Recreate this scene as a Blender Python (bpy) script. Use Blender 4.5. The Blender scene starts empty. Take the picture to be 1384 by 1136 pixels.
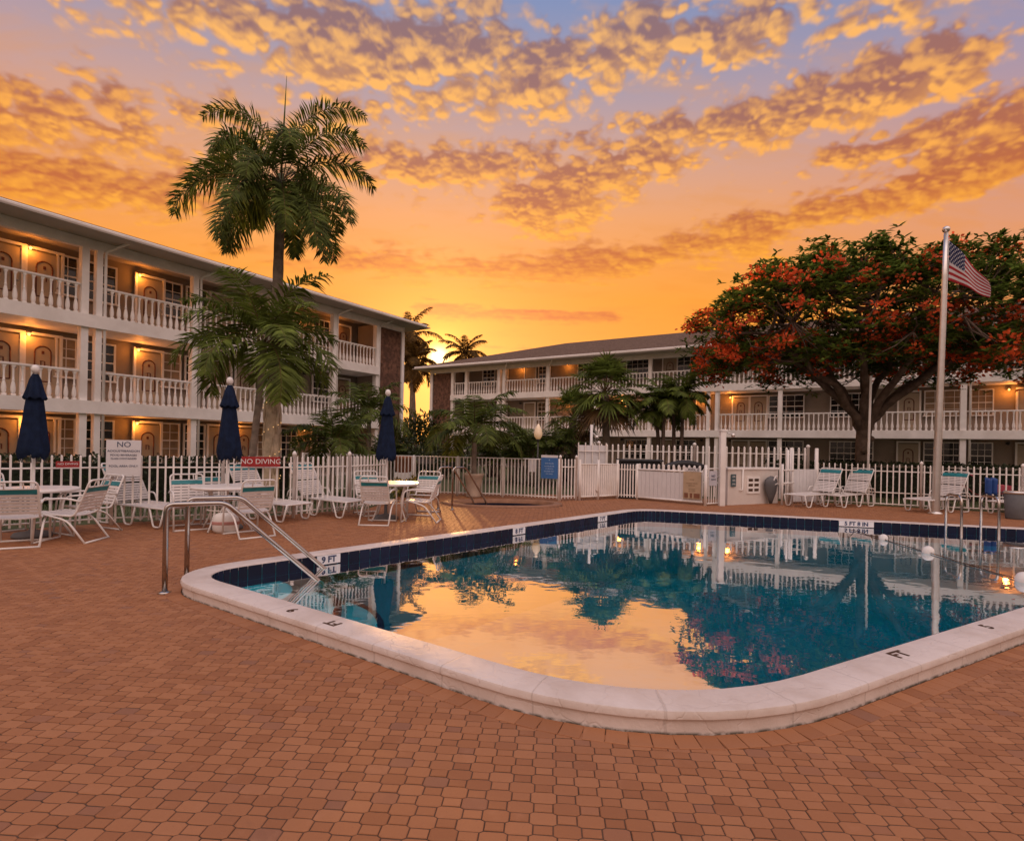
import bpy, bmesh, math, random
import numpy as np
from mathutils import Matrix, Vector
random.seed(7)
RAD = math.radians
SC = bpy.context.scene
COL = SC.collection

# ---------------------------------------------------------------- camera
F, PX, PY, ROLL, EYE = 740.0, 692.0, 603.0, RAD(1.1), 1.5
cam_d = bpy.data.cameras.new('camera')
cam = bpy.data.objects.new('camera', cam_d)
COL.objects.link(cam)
cam_d.sensor_fit = 'HORIZONTAL'
cam_d.sensor_width = 36
cam_d.lens = 36 * F / 1384
cam_d.shift_y = (PY - 568) / 1384
cam_d.clip_end = 3000
ca, sa = math.cos(ROLL), math.sin(ROLL)
cam.matrix_world = Matrix(((ca, -sa, 0, 0), (0, 0, -1, 0), (sa, ca, 0, EYE), (0, 0, 0, 1)))
SC.camera = cam
SC.view_settings.view_transform = 'Standard'
SC.view_settings.look = 'None'
SC.view_settings.exposure = 0.0
SC.view_settings.gamma = 1.0

def srgb(r, g, b):
    f = lambda c: (c / 12.92 if c <= .04045 else ((c + .055) / 1.055) ** 2.4)
    return (f(r / 255), f(g / 255), f(b / 255), 1)

# ---------------------------------------------------------------- node helpers
class NT:
    def __init__(s, tree):
        s.t = tree
        s.n = tree.nodes
        s.l = tree.links
    def _in(s, node, i, v):
        if v is None: return
        if isinstance(v, bpy.types.NodeSocket): s.l.new(v, node.inputs[i])
        else: node.inputs[i].default_value = v
    def math(s, op, a=None, b=None, c=None, clamp=False):
        n = s.n.new('ShaderNodeMath'); n.operation = op; n.use_clamp = clamp
        for i, v in enumerate((a, b, c)): s._in(n, i, v)
        return n.outputs[0]
    def vmath(s, op, a=None, b=None, out=0):
        n = s.n.new('ShaderNodeVectorMath'); n.operation = op
        s._in(n, 0, a); s._in(n, 1, b)
        return n.outputs[out]
    def sep(s, v):
        n = s.n.new('ShaderNodeSeparateXYZ'); s.l.new(v, n.inputs[0]); return n.outputs
    def comb(s, x, y, z=0.0):
        n = s.n.new('ShaderNodeCombineXYZ')
        for i, v in enumerate((x, y, z)): s._in(n, i, v)
        return n.outputs[0]
    def noise(s, vec, scale, detail=4, rough=.55, dist=0.0, out=0):
        n = s.n.new('ShaderNodeTexNoise')
        if vec is not None: s.l.new(vec, n.inputs['Vector'])
        n.inputs['Scale'].default_value = scale; n.inputs['Detail'].default_value = detail
        n.inputs['Roughness'].default_value = rough; n.inputs['Distortion'].default_value = dist
        return n.outputs[out]
    def ramp(s, fac, stops, interp='LINEAR'):
        n = s.n.new('ShaderNodeValToRGB'); s._in(n, 0, fac)
        cr = n.color_ramp; cr.interpolation = interp
        while len(cr.elements) < len(stops): cr.elements.new(.5)
        for e, (p, c) in zip(cr.elements, stops): e.position = p; e.color = c
        return n.outputs[0]
    def sstep(s, v, a, b, lo=0.0, hi=1.0):
        n = s.n.new('ShaderNodeMapRange'); n.interpolation_type = 'SMOOTHSTEP'
        s._in(n, 0, v)
        for i, q in enumerate((a, b, lo, hi)): n.inputs[i + 1].default_value = q
        return n.outputs[0]
    def mix(s, fac, a, b, blend='MIX'):
        n = s.n.new('ShaderNodeMix'); n.data_type = 'RGBA'; n.blend_type = blend
        s._in(n, 0, fac); s._in(n, 6, a); s._in(n, 7, b)
        return n.outputs[2]

SUN_SLOPE, SUN_EL = -0.137, RAD(9.0)
sdir = Vector((SUN_SLOPE, 1, 0)).normalized()
SUN = Vector((sdir.x * math.cos(SUN_EL), sdir.y * math.cos(SUN_EL), math.sin(SUN_EL)))
# ---------------------------------------------------------------- sky (dusk, sun low between the wings), computed as an environment map
def _perlin(x, y, seed):
    rs = np.random.RandomState(seed); perm = rs.permutation(512); ang = rs.rand(512) * 2 * np.pi
    gx, gy = np.cos(ang), np.sin(ang)
    xi = np.floor(x).astype(np.int64); yi = np.floor(y).astype(np.int64); xf = x - xi; yf = y - yi
    u = xf * xf * xf * (xf * (xf * 6 - 15) + 10); v = yf * yf * yf * (yf * (yf * 6 - 15) + 10)
    def g(i, j):
        h = perm[(perm[(xi + i) & 511] + yi + j) & 511]
        return gx[h] * (xf - i) + gy[h] * (yf - j)
    a = g(0, 0); b = g(1, 0); c = g(0, 1); d = g(1, 1)
    return (a + u * (b - a)) * (1 - v) + (c + u * (d - c)) * v
def _fbm(x, y, seed, octs, gain=.5):
    s = 0.0; a = 1.0; t = 0.0
    for k in range(octs):
        s = s + a * _perlin(x * 2 ** k + 17.3 * k, y * 2 ** k - 9.1 * k, seed + k); t += a; a *= gain
    return s / t * 1.6
def _cells(x, y, seed):
    rs = np.random.RandomState(seed); perm = rs.permutation(512); jx, jy, jr = rs.rand(512), rs.rand(512), rs.rand(512)
    xi = np.floor(x).astype(np.int64); yi = np.floor(y).astype(np.int64); best = np.full(x.shape, -9.0)
    for i in (-1, 0, 1):
        for j in (-1, 0, 1):
            h = perm[(perm[(xi + i) & 511] + yi + j) & 511]
            d2 = (xi + i + jx[h] - x) ** 2 + (yi + j + jy[h] - y) ** 2
            best = np.maximum(best, 1 - d2 / (.30 + .75 * jr[h]) ** 2)
    return np.clip(best, -1, 1)
def _ss(v, a, b):
    t = np.clip((v - a) / (b - a), 0, 1); return t * t * (3 - 2 * t)
def _ramp(v, stops):
    xs = [p for p, c in stops]; out = np.empty(v.shape + (3,))
    for k in range(3): out[..., k] = np.interp(v, xs, [c[k] for p, c in stops])
    return out
# banks of altocumulus: azimuth, elevation of both ends, half width, strength (radians)
BANKS = [(-.30, .305, .12, .312, .030, .80), (.12, .312, .40, .355, .032, .85), (.40, .355, .82, .388, .038, .9),
         (-.27, .455, -.02, .475, .034, .80), (.04, .420, .20, .480, .050, .95), (.18, .525, .40, .505, .022, .75), (.40, .505, .65, .515, .036, .9),
         (.04, .60, .24, .640, .050, .85), (.24, .62, .42, .61, .040, .75), (-.46, .60, -.14, .62, .060, .80), (-.14, .56, .14, .585, .035, .50), (-.66, .47, -.48, .48, .035, .55),
         (-.80, .41, -.64, .43, .050, .85), (-.78, .34, -.54, .36, .042, .80), (.52, .435, .80, .430, .022, .75), (-.52, .30, -.30, .29, .030, .40),
         (-.17, .236, .17, .230, .016, .95), (-.24, .180, .06, .178, .010, .5), (.30, .58, .70, .60, .03, .35), (-.85, .56, -.55, .60, .05, .55), (-.40, .52, -.26, .53, .04, .45)]
def sky_colour(az, el):
    sz = np.sin(el); cz = np.cos(el); dx = np.sin(az) * cz; dy = np.cos(az) * cz
    cs = dx * SUN[0] + dy * SUN[1] + sz * SUN[2]
    C = lambda *c: srgb(*c)[:3]
    warm = _ramp(sz, [(0.0, C(240, 130, 20)), (.12, C(255, 166, 28)), (.20, C(254, 160, 40)), (.30, C(247, 160, 76)), (.38, C(236, 164, 110)),
                      (.46, C(212, 164, 142)), (.54, C(176, 156, 164)), (.63, C(134, 146, 182)), (.74, C(112, 132, 178)), (1.0, C(150, 165, 205))])
    side = _ramp(sz, [(0.0, C(222, 124, 56)), (.15, C(236, 150, 84)), (.28, C(222, 154, 116)), (.38, C(200, 152, 142)), (.48, C(164, 148, 168)), (.58, C(130, 142, 180)), (.74, C(112, 132, 178)), (1.0, C(150, 165, 205))])
    cool = _ramp(sz, [(0.0, C(135, 108, 98)), (.18, C(172, 140, 128)), (.36, C(235, 200, 182)), (.6, C(318, 280, 268)), (1.0, C(322, 292, 286))])
    t = _ss(cs, .55, .95)[..., None]; out = side * (1 - t) + warm * t
    t = _ss(cs, -.3, .5)[..., None]; out = cool * (1 - t) + out * t
    den = np.maximum(sz, 0) + .22; px = dx / den; py = dy / den
    wx = .035 * _fbm(px * 9, py * 9, 3, 3); wy = .035 * _fbm(px * 9, py * 9, 13, 3)
    qx, qy = px + wx * .5, py + wy * .5
    wob = _fbm(px * 3.2, py * 3.2, 31, 4, .6); mask = np.zeros_like(az); rel = np.zeros_like(az); wsum = np.zeros_like(az)
    for (a0, e0, a1, e1, w, amp) in BANKS:
        ax, ex = a1 - a0, e1 - e0; pa = az - a0; pe = el - e0
        tt = np.clip((pa * ax + pe * ex) / (ax * ax + ex * ex), 0, 1)
        d = np.sqrt(.30 * (pa - tt * ax) ** 2 + (pe - tt * ex) ** 2) + wob * w * 1.0
        m_ = amp * (1 - np.clip(d / (w * 1.6), 0, 1)) ** 1.1; k_ = m_ ** 3 + 1e-9; rel += k_ * np.clip((pe - tt * ex) / w, -1.3, 1.3); wsum += k_; mask = np.maximum(mask, m_)
    rel = rel / wsum; low = .25 + .75 * _ss(sz, .26, .44)
    def field(ox, oy, fine=True):
        X, Y = qx + ox, qy + oy
        if fine: st = _fbm(px * 5 + ox, py * 21 + oy * 2.2, 61, 5, .55)
        v = .46 * _cells(X * 27, Y * 27, 5) + .20 * _cells(X * 52 + 3, Y * 52, 6) + .70 * _fbm(X * 13, Y * 13, 41, 6, .60)
        return v * low + (1 - low) * 1.25 * st
    n0 = field(0, 0); n1 = field(-.002, .010); n2 = field(-.005, .028)
    big = _fbm(px * 1.7, py * 1.7, 77, 3)
    d0 = .72 * n0 + 1.15 * mask + .20 * big - .50
    high = _ss(sz, .09, .2)
    a = _ss(d0, -.09, .33) * (.15 + .85 * high)
    grad = (n0 - n1) * 1.0 + (n0 - n2) * .55
    lit = _ss(grad, -.50, .70)
    core = _ss(d0, .10, .95)
    lf = np.clip(.10 + .95 * lit - .34 * rel * _ss(mask, 0, .3) - .30 * core * (1 - .4 * lit), 0, 1)[..., None]
    c_lit = _ramp(sz, [(0.0, C(255, 160, 40)), (.17, C(255, 164, 44)), (.3, C(255, 172, 66)), (.45, C(255, 180, 94)), (.6, C(255, 192, 116)), (.8, C(240, 196, 160)), (1.0, C(240, 210, 190))])
    c_drk = _ramp(sz, [(0.0, C(214, 104, 22)), (.17, C(232, 112, 18)), (.26, C(228, 112, 30)), (.36, C(206, 114, 62)), (.48, C(178, 116, 96)), (.62, C(152, 120, 124)), (1.0, C(180, 165, 180))])
    c_drk = c_drk * .82; cl = c_drk * (1 - lf) + c_lit * lf
    away = (1 - _ss(cs, -.2, .6))[..., None]; cl = cl * (1 - .7 * away) + np.array(C(190, 160, 165)) * .7 * away
    a = (a * .96)[..., None]
    veil = (_ss(_fbm(px * 4 + wob * .3, py * 11, 91, 5, .6), -.05, .55) * .30 * high)[..., None]
    out = out * (1 - veil) + (c_lit * .55 + c_drk * .45) * veil
    out = out * (1 - a) + cl * a
    k = ((1 - _ss(sz, .66, .8)) * _ss(cs, -.1, .4))[..., None]
    lum = (out * np.array((.3, .59, .11))).sum(-1, keepdims=True); out = out * (1 - k) + np.clip(lum + (out - lum) * 1.11, 0, None) * .97 * k
    csp = np.clip(cs, 0, 1)
    out += np.array((.14, .030, .0)) * (csp ** 30)[..., None] + np.array((.40, .15, .005)) * (csp ** 170)[..., None] + np.array((1.0, .55, .08)) * (csp ** 1500)[..., None] + np.array((2.5, 2.2, 1.4)) * (csp ** 9000)[..., None]
    return out
SW, SH = 4096, 2048
def _grid(c0, c1, r0, r1, step=1):
    a = ((np.arange(c0, c1, step) + .5 * step) / SW - .5) * 2 * np.pi; e = ((np.arange(r0, r1, step) + .5 * step) / SH - .5) * np.pi
    return np.meshgrid(a, e)
_a, _e = _grid(0, SW, SH // 2, SH, 8)
_c = sky_colour(_a, _e)
SKY = np.ones((SH, SW, 4), np.float32)
SKY[SH // 2:, :, :3] = np.repeat(np.repeat(_c, 8, 0), 8, 1)
c0_, c1_, r1_ = int(SW * (.5 - 66 / 360)), int(SW * (.5 + 66 / 360)), SH // 2 + int(SH * 52 / 180)
SKY[SH // 2:r1_, c0_:c1_, :3] = sky_colour(*_grid(c0_, c1_, SH // 2, r1_))
SKY[:SH // 2, :, :3] = (.16, .10, .07)
simg = bpy.data.images.new('dusk_sky', SW, SH, alpha=False, float_buffer=True)
simg.pixels.foreach_set(SKY.ravel()); simg.update()
del SKY
world = bpy.data.worlds.new('World'); SC.world = world; world.use_nodes = True
wt = NT(world.node_tree)
wt.n.clear()
tc = wt.n.new('ShaderNodeTexCoord')
mp = wt.n.new('ShaderNodeMapping'); mp.vector_type = 'POINT'; mp.inputs['Rotation'].default_value = (0, 0, RAD(-90))
wt.l.new(tc.outputs['Generated'], mp.inputs['Vector'])
env = wt.n.new('ShaderNodeTexEnvironment'); env.image = simg; env.interpolation = 'Cubic'
wt.l.new(mp.outputs[0], env.inputs['Vector'])
bg = wt.n.new('ShaderNodeBackground'); wt.l.new(env.outputs[0], bg.inputs[0]); bg.inputs[1].default_value = 1.0
nis = wt.n.new('ShaderNodeTexSky'); nis.sky_type = 'NISHITA'; nis.sun_disc = False
nis.sun_elevation = SUN_EL; nis.sun_rotation = math.atan2(sdir.x, sdir.y)
bg2 = wt.n.new('ShaderNodeBackground'); wt.l.new(nis.outputs[0], bg2.inputs[0]); bg2.inputs[1].default_value = .01
add = wt.n.new('ShaderNodeAddShader'); wt.l.new(bg.outputs[0], add.inputs[0]); wt.l.new(bg2.outputs[0], add.inputs[1])
wo = wt.n.new('ShaderNodeOutputWorld'); wt.l.new(add.outputs[0], wo.inputs[0])

sun_d = bpy.data.lights.new('sun', 'SUN'); sun_d.energy = 3.6; sun_d.angle = RAD(1.6); sun_d.color = (1, .47, .15)
sun_o = bpy.data.objects.new('sun', sun_d); COL.objects.link(sun_o)
sun_o.rotation_euler = Vector((-.180, .98, .138)).to_track_quat('Z', 'Y').to_euler(); sun_o.location = (0, 0, 30)
# ---------------------------------------------------------------- placing: a ground point of the photo -> metres
def ray(px, py):
    u = (px - PX) / F; v = (py - PY) / F
    return u * ca + v * sa, v * ca - u * sa
def G(px, py, z=0.0):
    u, v = ray(px, py); y = (EYE - z) / v
    return Vector((u * y, y, z))
def at(px, y, z=0.0, py=610):
    return Vector((ray(px, py)[0] * y, y, z))

# ---------------------------------------------------------------- mesh helpers
class MB:
    def __init__(s): s.v = []; s.f = []; s.m = []; s.s = []
    def add(s, verts, faces, mi=0, M=None, smooth=False):
        o = len(s.v)
        s.v.extend([tuple(M @ Vector(v)) for v in verts] if M is not None else [tuple(v) for v in verts])
        for f in faces: s.f.append(tuple(i + o for i in f)); s.m.append(mi); s.s.append(smooth)
        return s
    def box(s, c, d, rz=0.0, mi=0, M=None, taper=1.0, ch=0.0):
        x, y, z = d[0] / 2, d[1] / 2, d[2] / 2
        cr, sr = math.cos(rz), math.sin(rz)
        if ch <= 0:
            p = [(-x, -y, -z), (x, -y, -z), (x, y, -z), (-x, y, -z)]
            q = [(a * taper, b * taper, z) for a, b, _ in p]
            vs = p + q; fs = [(3, 2, 1, 0), (4, 5, 6, 7)] + [(i, (i + 1) % 4, 4 + (i + 1) % 4, 4 + i) for i in range(4)]
        else:
            a, b = x - ch, y - ch
            r = [(-a, -y), (a, -y), (x, -b), (x, b), (a, y), (-a, y), (-x, b), (-x, -b)]
            n = [(-a, -b), (a, -b), (a, -b), (a, b), (a, b), (-a, b), (-a, b), (-a, -b)]
            vs = [(p[0], p[1], -z) for p in r] + [(p[0], p[1], z - ch) for p in r] + [(p[0], p[1], z) for p in n]
            fs = [tuple(range(7, -1, -1)), tuple(range(16, 24))]
            for k in (0, 8): fs += [(k + i, k + (i + 1) % 8, k + 8 + (i + 1) % 8, k + 8 + i) for i in range(8)]
        vs = [(c[0] + a * cr - b * sr, c[1] + a * sr + b * cr, c[2] + zz) for a, b, zz in vs]
        return s.add(vs, fs, mi, M)
    def tube(s, pts, r, n=8, mi=0, cap=True, closed=False):
        pts = [Vector(p) for p in pts]; N = len(pts)
        rs = r if isinstance(r, (list, tuple)) else [r] * N
        vs = []; fs = []; up = None
        for i, p in enumerate(pts):
            a = pts[i - 1] if (i or closed) else p; b = pts[(i + 1) % N] if (i < N - 1 or closed) else p
            t = (b - a)
            t = t.normalized() if t.length > 1e-9 else Vector((0, 0, 1))
            if up is None: up = Vector((0, 0, 1)) if abs(t.z) < .9 else Vector((1, 0, 0))
            sd = t.cross(up)
            if sd.length < 1e-6: sd = t.cross(Vector((1, 0, 0)))
            sd.normalize(); up = sd.cross(t).normalized()
            for k in range(n):
                w = 2 * math.pi * k / n
                vs.append(p + (sd * math.cos(w) + up * math.sin(w)) * rs[i])
        for i in range(N if closed else N - 1):
            for k in range(n):
                fs.append((i * n + k, i * n + (k + 1) % n, ((i + 1) % N) * n + (k + 1) % n, ((i + 1) % N) * n + k))
        s.add(vs, fs, mi, smooth=True)
        if cap and not closed:
            o = len(s.v) - len(vs)
            s.f.append(tuple(o + k for k in range(n - 1, -1, -1))); s.m.append(mi); s.s.append(False)
            s.f.append(tuple(o + (N - 1) * n + k for k in range(n))); s.m.append(mi); s.s.append(False)
        return s
    def lathe(s, prof, n=16, c=(0, 0, 0), mi=0, smooth=True, wob=None):
        vs = []; fs = []
        for j, (r, z) in enumerate(prof):
            for k in range(n):
                w = 2 * math.pi * k / n; rr = r * (wob(k, j) if wob else 1)
                vs.append((c[0] + rr * math.cos(w), c[1] + rr * math.sin(w), c[2] + z))
        for j in range(len(prof) - 1):
            for k in range(n):
                fs.append((j * n + k, j * n + (k + 1) % n, (j + 1) * n + (k + 1) % n, (j + 1) * n + k))
        s.add(vs, fs, mi, smooth=smooth); o = len(s.v) - len(vs)
        s.f.append(tuple(o + k for k in range(n - 1, -1, -1))); s.m.append(mi); s.s.append(False)
        s.f.append(tuple(o + (len(prof) - 1) * n + k for k in range(n))); s.m.append(mi); s.s.append(False)
        return s
    def prism(s, poly, z0, z1, mi=0, M=None):
        n = len(poly)
        vs = [(p[0], p[1], z0) for p in poly] + [(p[0], p[1], z1) for p in poly]
        fs = [tuple(range(n - 1, -1, -1)), tuple(range(n, 2 * n))] + [(i, (i + 1) % n, n + (i + 1) % n, n + i) for i in range(n)]
        return s.add(vs, fs, mi, M)
    def quad(s, a, b, c, d, mi=0): return s.add([a, b, c, d], [(0, 1, 2, 3)], mi)
    def mesh(s, name, mats):
        me = bpy.data.meshes.new(name); me.from_pydata(s.v, [], s.f)
        for m in (mats if isinstance(mats, (list, tuple)) else [mats]): me.materials.append(m)
        me.polygons.foreach_set('material_index', s.m); me.polygons.foreach_set('use_smooth', s.s); me.update()
        return me
    def build(s, name, mats, parent=None, loc=None, rz=0.0):
        o = bpy.data.objects.new(name, s.mesh(name, mats)); COL.objects.link(o)
        if parent is not None: o.parent = parent
        if loc is not None: o.location = loc
        if rz: o.rotation_euler = (0, 0, rz)
        return o
def arc(p0, p1, p2, n=8):
    p0, p1, p2 = Vector(p0), Vector(p1), Vector(p2)
    return [p0 * (1 - t) ** 2 + p1 * 2 * t * (1 - t) + p2 * t * t for t in [i / n for i in range(n + 1)]]
def rounded(pts, r, n=4):
    pts = [Vector(p) for p in pts]; out = [pts[0]]
    for i in range(1, len(pts) - 1):
        a, b, c = pts[i - 1], pts[i], pts[i + 1]
        ra = min(r, (a - b).length * .45); rc = min(r, (c - b).length * .45)
        out += arc(b + (a - b).normalized() * ra, b, b + (c - b).normalized() * rc, n)
    return out + [pts[-1]]
def tag(o, label, cat, group=None):
    o['label'] = label; o['category'] = cat
    if group: o['group'] = group
    return o
def thing(name, label, cat, loc=(0, 0, 0), rz=0.0, group=None):
    o = bpy.data.objects.new(name, None); o.empty_display_size = .2; COL.objects.link(o)
    o.location = loc; o.rotation_euler = (0, 0, rz)
    return tag(o, label, cat, group)
def struct(o, kind='structure'):
    o['kind'] = kind; return o
def dup(src, loc=None, rz=None, label=None, parent=None):
    r = src.copy(); COL.objects.link(r)
    if parent is not None: r.parent = parent
    if loc is not None: r.location = loc
    if rz is not None: r.rotation_euler = (0, 0, rz)
    if label: r['label'] = label
    for ch in list(src.children): dup(ch, parent=r)
    return r

# ---------------------------------------------------------------- materials
def mat(name, col, rough=.6, var=.12, scale=6.0, bump=0.0, bscale=40.0, metal=0.0, spec=.5, col2=None, c2=(.45, .7), detail=4, trans=0.0, emit=None, estr=0.0, island=0.0, coat=0.0):
    m = bpy.data.materials.new(name); m.use_nodes = True
    t = NT(m.node_tree); t.n.clear()
    out = t.n.new('ShaderNodeOutputMaterial'); p = t.n.new('ShaderNodeBsdfPrincipled')
    tc = t.n.new('ShaderNodeTexCoord'); geo = t.n.new('ShaderNodeNewGeometry')
    c = tuple(col[:3]) + (1,)
    n = t.noise(geo.outputs['Position'], scale, detail)
    dark = tuple(x * (1 - var * 1.6) for x in c[:3]) + (1,); light = tuple(min(1, x * (1 + var)) for x in c[:3]) + (1,)
    k = t.ramp(n, [(.3, dark), (.7, light)])
    if col2 is not None:
        n2 = t.noise(geo.outputs['Position'], scale * .37, 5, .6)
        k = t.mix(t.sstep(n2, c2[0], c2[1]), k, tuple(col2[:3]) + (1,))
    if island:
        r = geo.outputs['Random Per Island']
        hsv = t.n.new('ShaderNodeHueSaturation'); t.l.new(k, hsv.inputs['Color'])
        t.l.new(t.math('ADD', t.math('MULTIPLY', r, island * 2), 1 - island), hsv.inputs['Value'])
        k = hsv.outputs[0]
    t.l.new(k, p.inputs['Base Color'])
    p.inputs['Roughness'].default_value = rough; p.inputs['Metallic'].default_value = metal
    p.inputs['Specular IOR Level'].default_value = spec
    if coat: p.inputs['Coat Weight'].default_value = coat
    if bump:
        b = t.n.new('ShaderNodeBump'); b.inputs['Strength'].default_value = bump; b.inputs['Distance'].default_value = .02
        t.l.new(t.noise(geo.outputs['Position'], bscale, 4), b.inputs['Height']); t.l.new(b.outputs[0], p.inputs['Normal'])
    if emit is not None:
        p.inputs['Emission Color'].default_value = tuple(emit[:3]) + (1,); p.inputs['Emission Strength'].default_value = estr
    sh = p.outputs[0]
    if trans:
        tr = t.n.new('ShaderNodeBsdfTranslucent'); t.l.new(k, tr.inputs[0])
        mx = t.n.new('ShaderNodeMixShader'); mx.inputs[0].default_value = trans
        t.l.new(sh, mx.inputs[1]); t.l.new(tr.outputs[0], mx.inputs[2]); sh = mx.outputs[0]
    t.l.new(sh, out.inputs[0])
    return m
BLOCKW = mat('painted_block', (.74, .68, .63), .8, .06, 2, .2, 40, col2=(.62, .55, .49))
WALL = mat('stucco_gallery_shade', (.29, .24, .195), .85, .06, 1.2, .15, 60, col2=(.24, .20, .16))  # darker than the cream stucco: the galleries' recess shade is in this colour
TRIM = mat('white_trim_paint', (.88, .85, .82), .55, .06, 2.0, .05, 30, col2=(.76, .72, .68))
SOFFIT = mat('soffit_gallery_shade', (.44, .39, .34), .7, .05, 1.0)  # soffit tone lowered as well, gallery shade put into the colour
SHINGLE = mat('roof_shingle', (.17, .115, .085), .95, .30, 9, .5, 25, spec=.1, col2=(.12, .08, .06))
METAL = mat('white_fence_paint', (.88, .84, .80), .5, .07, 3, col2=(.78, .71, .64))
DOORW = mat('door_paint', (.42, .35, .26), .5, .05, 2)
GLASS = mat('window_glass', (.018, .020, .022), .08, .2, 1.0, spec=.8)
BLIND = mat('drawn_blind', (.34, .24, .15), .6, .2, 3)
MOTIF = mat('painted_door_motif', (.12, .03, .02), .6, .1)
STONE = mat('brown_stone_panel', (.17, .085, .055), .9, .45, 5, .8, 14, col2=(.10, .05, .035))
DARKM = mat('dark_metal', (.05, .045, .04), .4, .1)
STEEL = mat('stainless_steel', (.46, .42, .39), .17, .06, 8, metal=1.0)
ALUM = mat('brushed_aluminium', (.72, .69, .66), .32, .06, 8, metal=.9)
STRAP = mat('white_vinyl_strap', (.74, .69, .66), .45, .05, 9)
TEAL = mat('teal_vinyl_strap', (.018, .22, .25), .4, .15, 9)
FRAME = mat('white_powder_coat', (.78, .75, .72), .35, .04, 6)
NAVY = mat('navy_canvas', (.007, .016, .045), .85, .25, 9, .25, 120, spec=.2)
PLASTIC = mat('white_plastic', (.74, .72, .69), .35, .04)
BULB = mat('lit_bulb', (1, .7, .4), .4, emit=(1, .50, .16), estr=1.8)
LENS = mat('lamp_globe', (.8, .72, .6), .4, emit=(1, .50, .16), estr=.22)
LEAF = mat('palm_leaf', (.120, .160, .030), .62, .35, 3, spec=.25, trans=.35, island=.4)
LEAF2 = mat('palm_leaf_dry', (.15, .085, .03), .6, .3, 3, trans=.25, island=.35)
LEAFL = mat('light_palm_leaf', (.15, .20, .036), .62, .35, 3, spec=.25, trans=.35, island=.4)
LEAFC = mat('coconut_leaf_sunset_tint', (.15, .085, .02), .6, .3, 3, spec=.2, trans=.5, island=.4)  # brownish base carries the orange sunset backlight in the leaf colour
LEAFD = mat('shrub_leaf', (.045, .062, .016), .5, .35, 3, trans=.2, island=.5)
LEAFT = mat('poinciana_leaf', (.125, .180, .030), .6, .35, 3, spec=.25, trans=.45, island=.45)
FLOWER = mat('red_orange_blossom', (.92, .13, .03), .6, .2, 5, trans=.45, island=.35)
BARK = mat('grey_palm_bark', (.24, .19, .15), .9, .25, 6, .6, 30)
BARKP = mat('pale_palm_bark', (.66, .53, .38), .85, .2, 5, .5, 25, col2=(.52, .40, .28))
BARKT = mat('tree_bark', (.15, .105, .08), .9, .3, 5, .8, 18)
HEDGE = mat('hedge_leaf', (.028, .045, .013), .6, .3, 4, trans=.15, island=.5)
GREY = mat('grey_cover', (.12, .12, .125), .7, .1)
TERRA = mat('terracotta', (.34, .13, .07), .8, .12)
RED = mat('red_sign_paint', (.36, .02, .02), .5, .08)
SIGNW = mat('white_sign_board', (.72, .71, .72), .5, .03)
BLUE = mat('blue_sign_paint', (.045, .16, .42), .5, .05)
INK = mat('dark_blue_lettering', (.03, .05, .12), .6, .05)
WHITE = mat('white_lettering', (.8, .78, .76), .6, .03)
BLACK = mat('black_lettering', (.02, .02, .022), .6, .05)
BROWNK = mat('brown_stencil_paint', (.07, .03, .01), .7, .2)
YEL = mat('yellow_green_leaf', (.32, .26, .03), .5, .3, 6, trans=.25, island=.4)
PINK = mat('pink_paint', (.55, .10, .14), .5, .1)
BLUEP = mat('blue_towel', (.015, .07, .28), .6, .15)

def text(body, size, m, parent=None, loc=(0, 0, 0), rot=(0, 0, 0), name='lettering', align='CENTER', bold=.0, ext=.002, sx=1.0):
    c = bpy.data.curves.new(name, 'FONT'); c.body = body; c.size = size; c.align_x = align; c.align_y = 'CENTER'
    c.extrude = ext; c.offset = bold; c.materials.append(m); c.resolution_u = 3; c.space_line = .92
    o = bpy.data.objects.new(name, c); COL.objects.link(o)
    o.location = loc; o.rotation_euler = rot; o.scale = (sx, 1, 1)
    if parent is not None: o.parent = parent
    return o
TEXTS = []
_text0 = text
def text(*a, **k):
    o = _text0(*a, **k); TEXTS.append(o); return o
def bake_texts():
    """lettering curves become plain meshes"""
    bpy.context.view_layer.update(); dg = bpy.context.evaluated_depsgraph_get()
    for o in TEXTS:
        me = bpy.data.meshes.new_from_object(o.evaluated_get(dg)); n = bpy.data.objects.new('lettering_mesh', me); COL.objects.link(n)
        n.parent = o.parent; n.location = o.location; n.rotation_euler = o.rotation_euler; n.scale = o.scale; nm = o.name.split('.')[0]
        bpy.data.objects.remove(o, do_unlink=True); n.name = nm
# ================================================================ SETTING: pool outline (metres, from the photo's ground points)
CZ, WZ = .13, -.005
corner = [(-3.28, 5.67, .55), (2.95, 12.35, .50), (12.6, 9.42, 1.0), (11.5, 8.82, .6), (.86, 2.85, 1.10)]
def round_poly(cs, n=10):
    out = []; N = len(cs)
    for i, (x, y, r) in enumerate(cs):
        b = Vector((x, y)); a = Vector(cs[i - 1][:2]); c = Vector(cs[(i + 1) % N][:2])
        ra = min(r, (a - b).length * .48); rc = min(r, (c - b).length * .48)
        p0 = b + (a - b).normalized() * ra; p2 = b + (c - b).normalized() * rc
        for k in range(n + 1):
            t = k / n; out.append(p0 * (1 - t) ** 2 + b * 2 * t * (1 - t) + p2 * t * t)
    return out
def densify(P, step=.12):
    out = []; N = len(P)
    for i in range(N):
        a, b = P[i], P[(i + 1) % N]; k = max(1, int((b - a).length / step))
        for j in range(k): out.append(a + (b - a) * j / k)
    return out
def offset(P, d):       # P clockwise seen from above: d > 0 goes outwards
    out = []; N = len(P)
    for i in range(N):
        t = (P[(i + 1) % N] - P[i - 1]).normalized(); out.append(P[i] + Vector((-t.y, t.x)) * d)
    return out
POOL = densify(round_poly(POOL_CORNERS if 'POOL_CORNERS' in globals() else corner))
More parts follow.
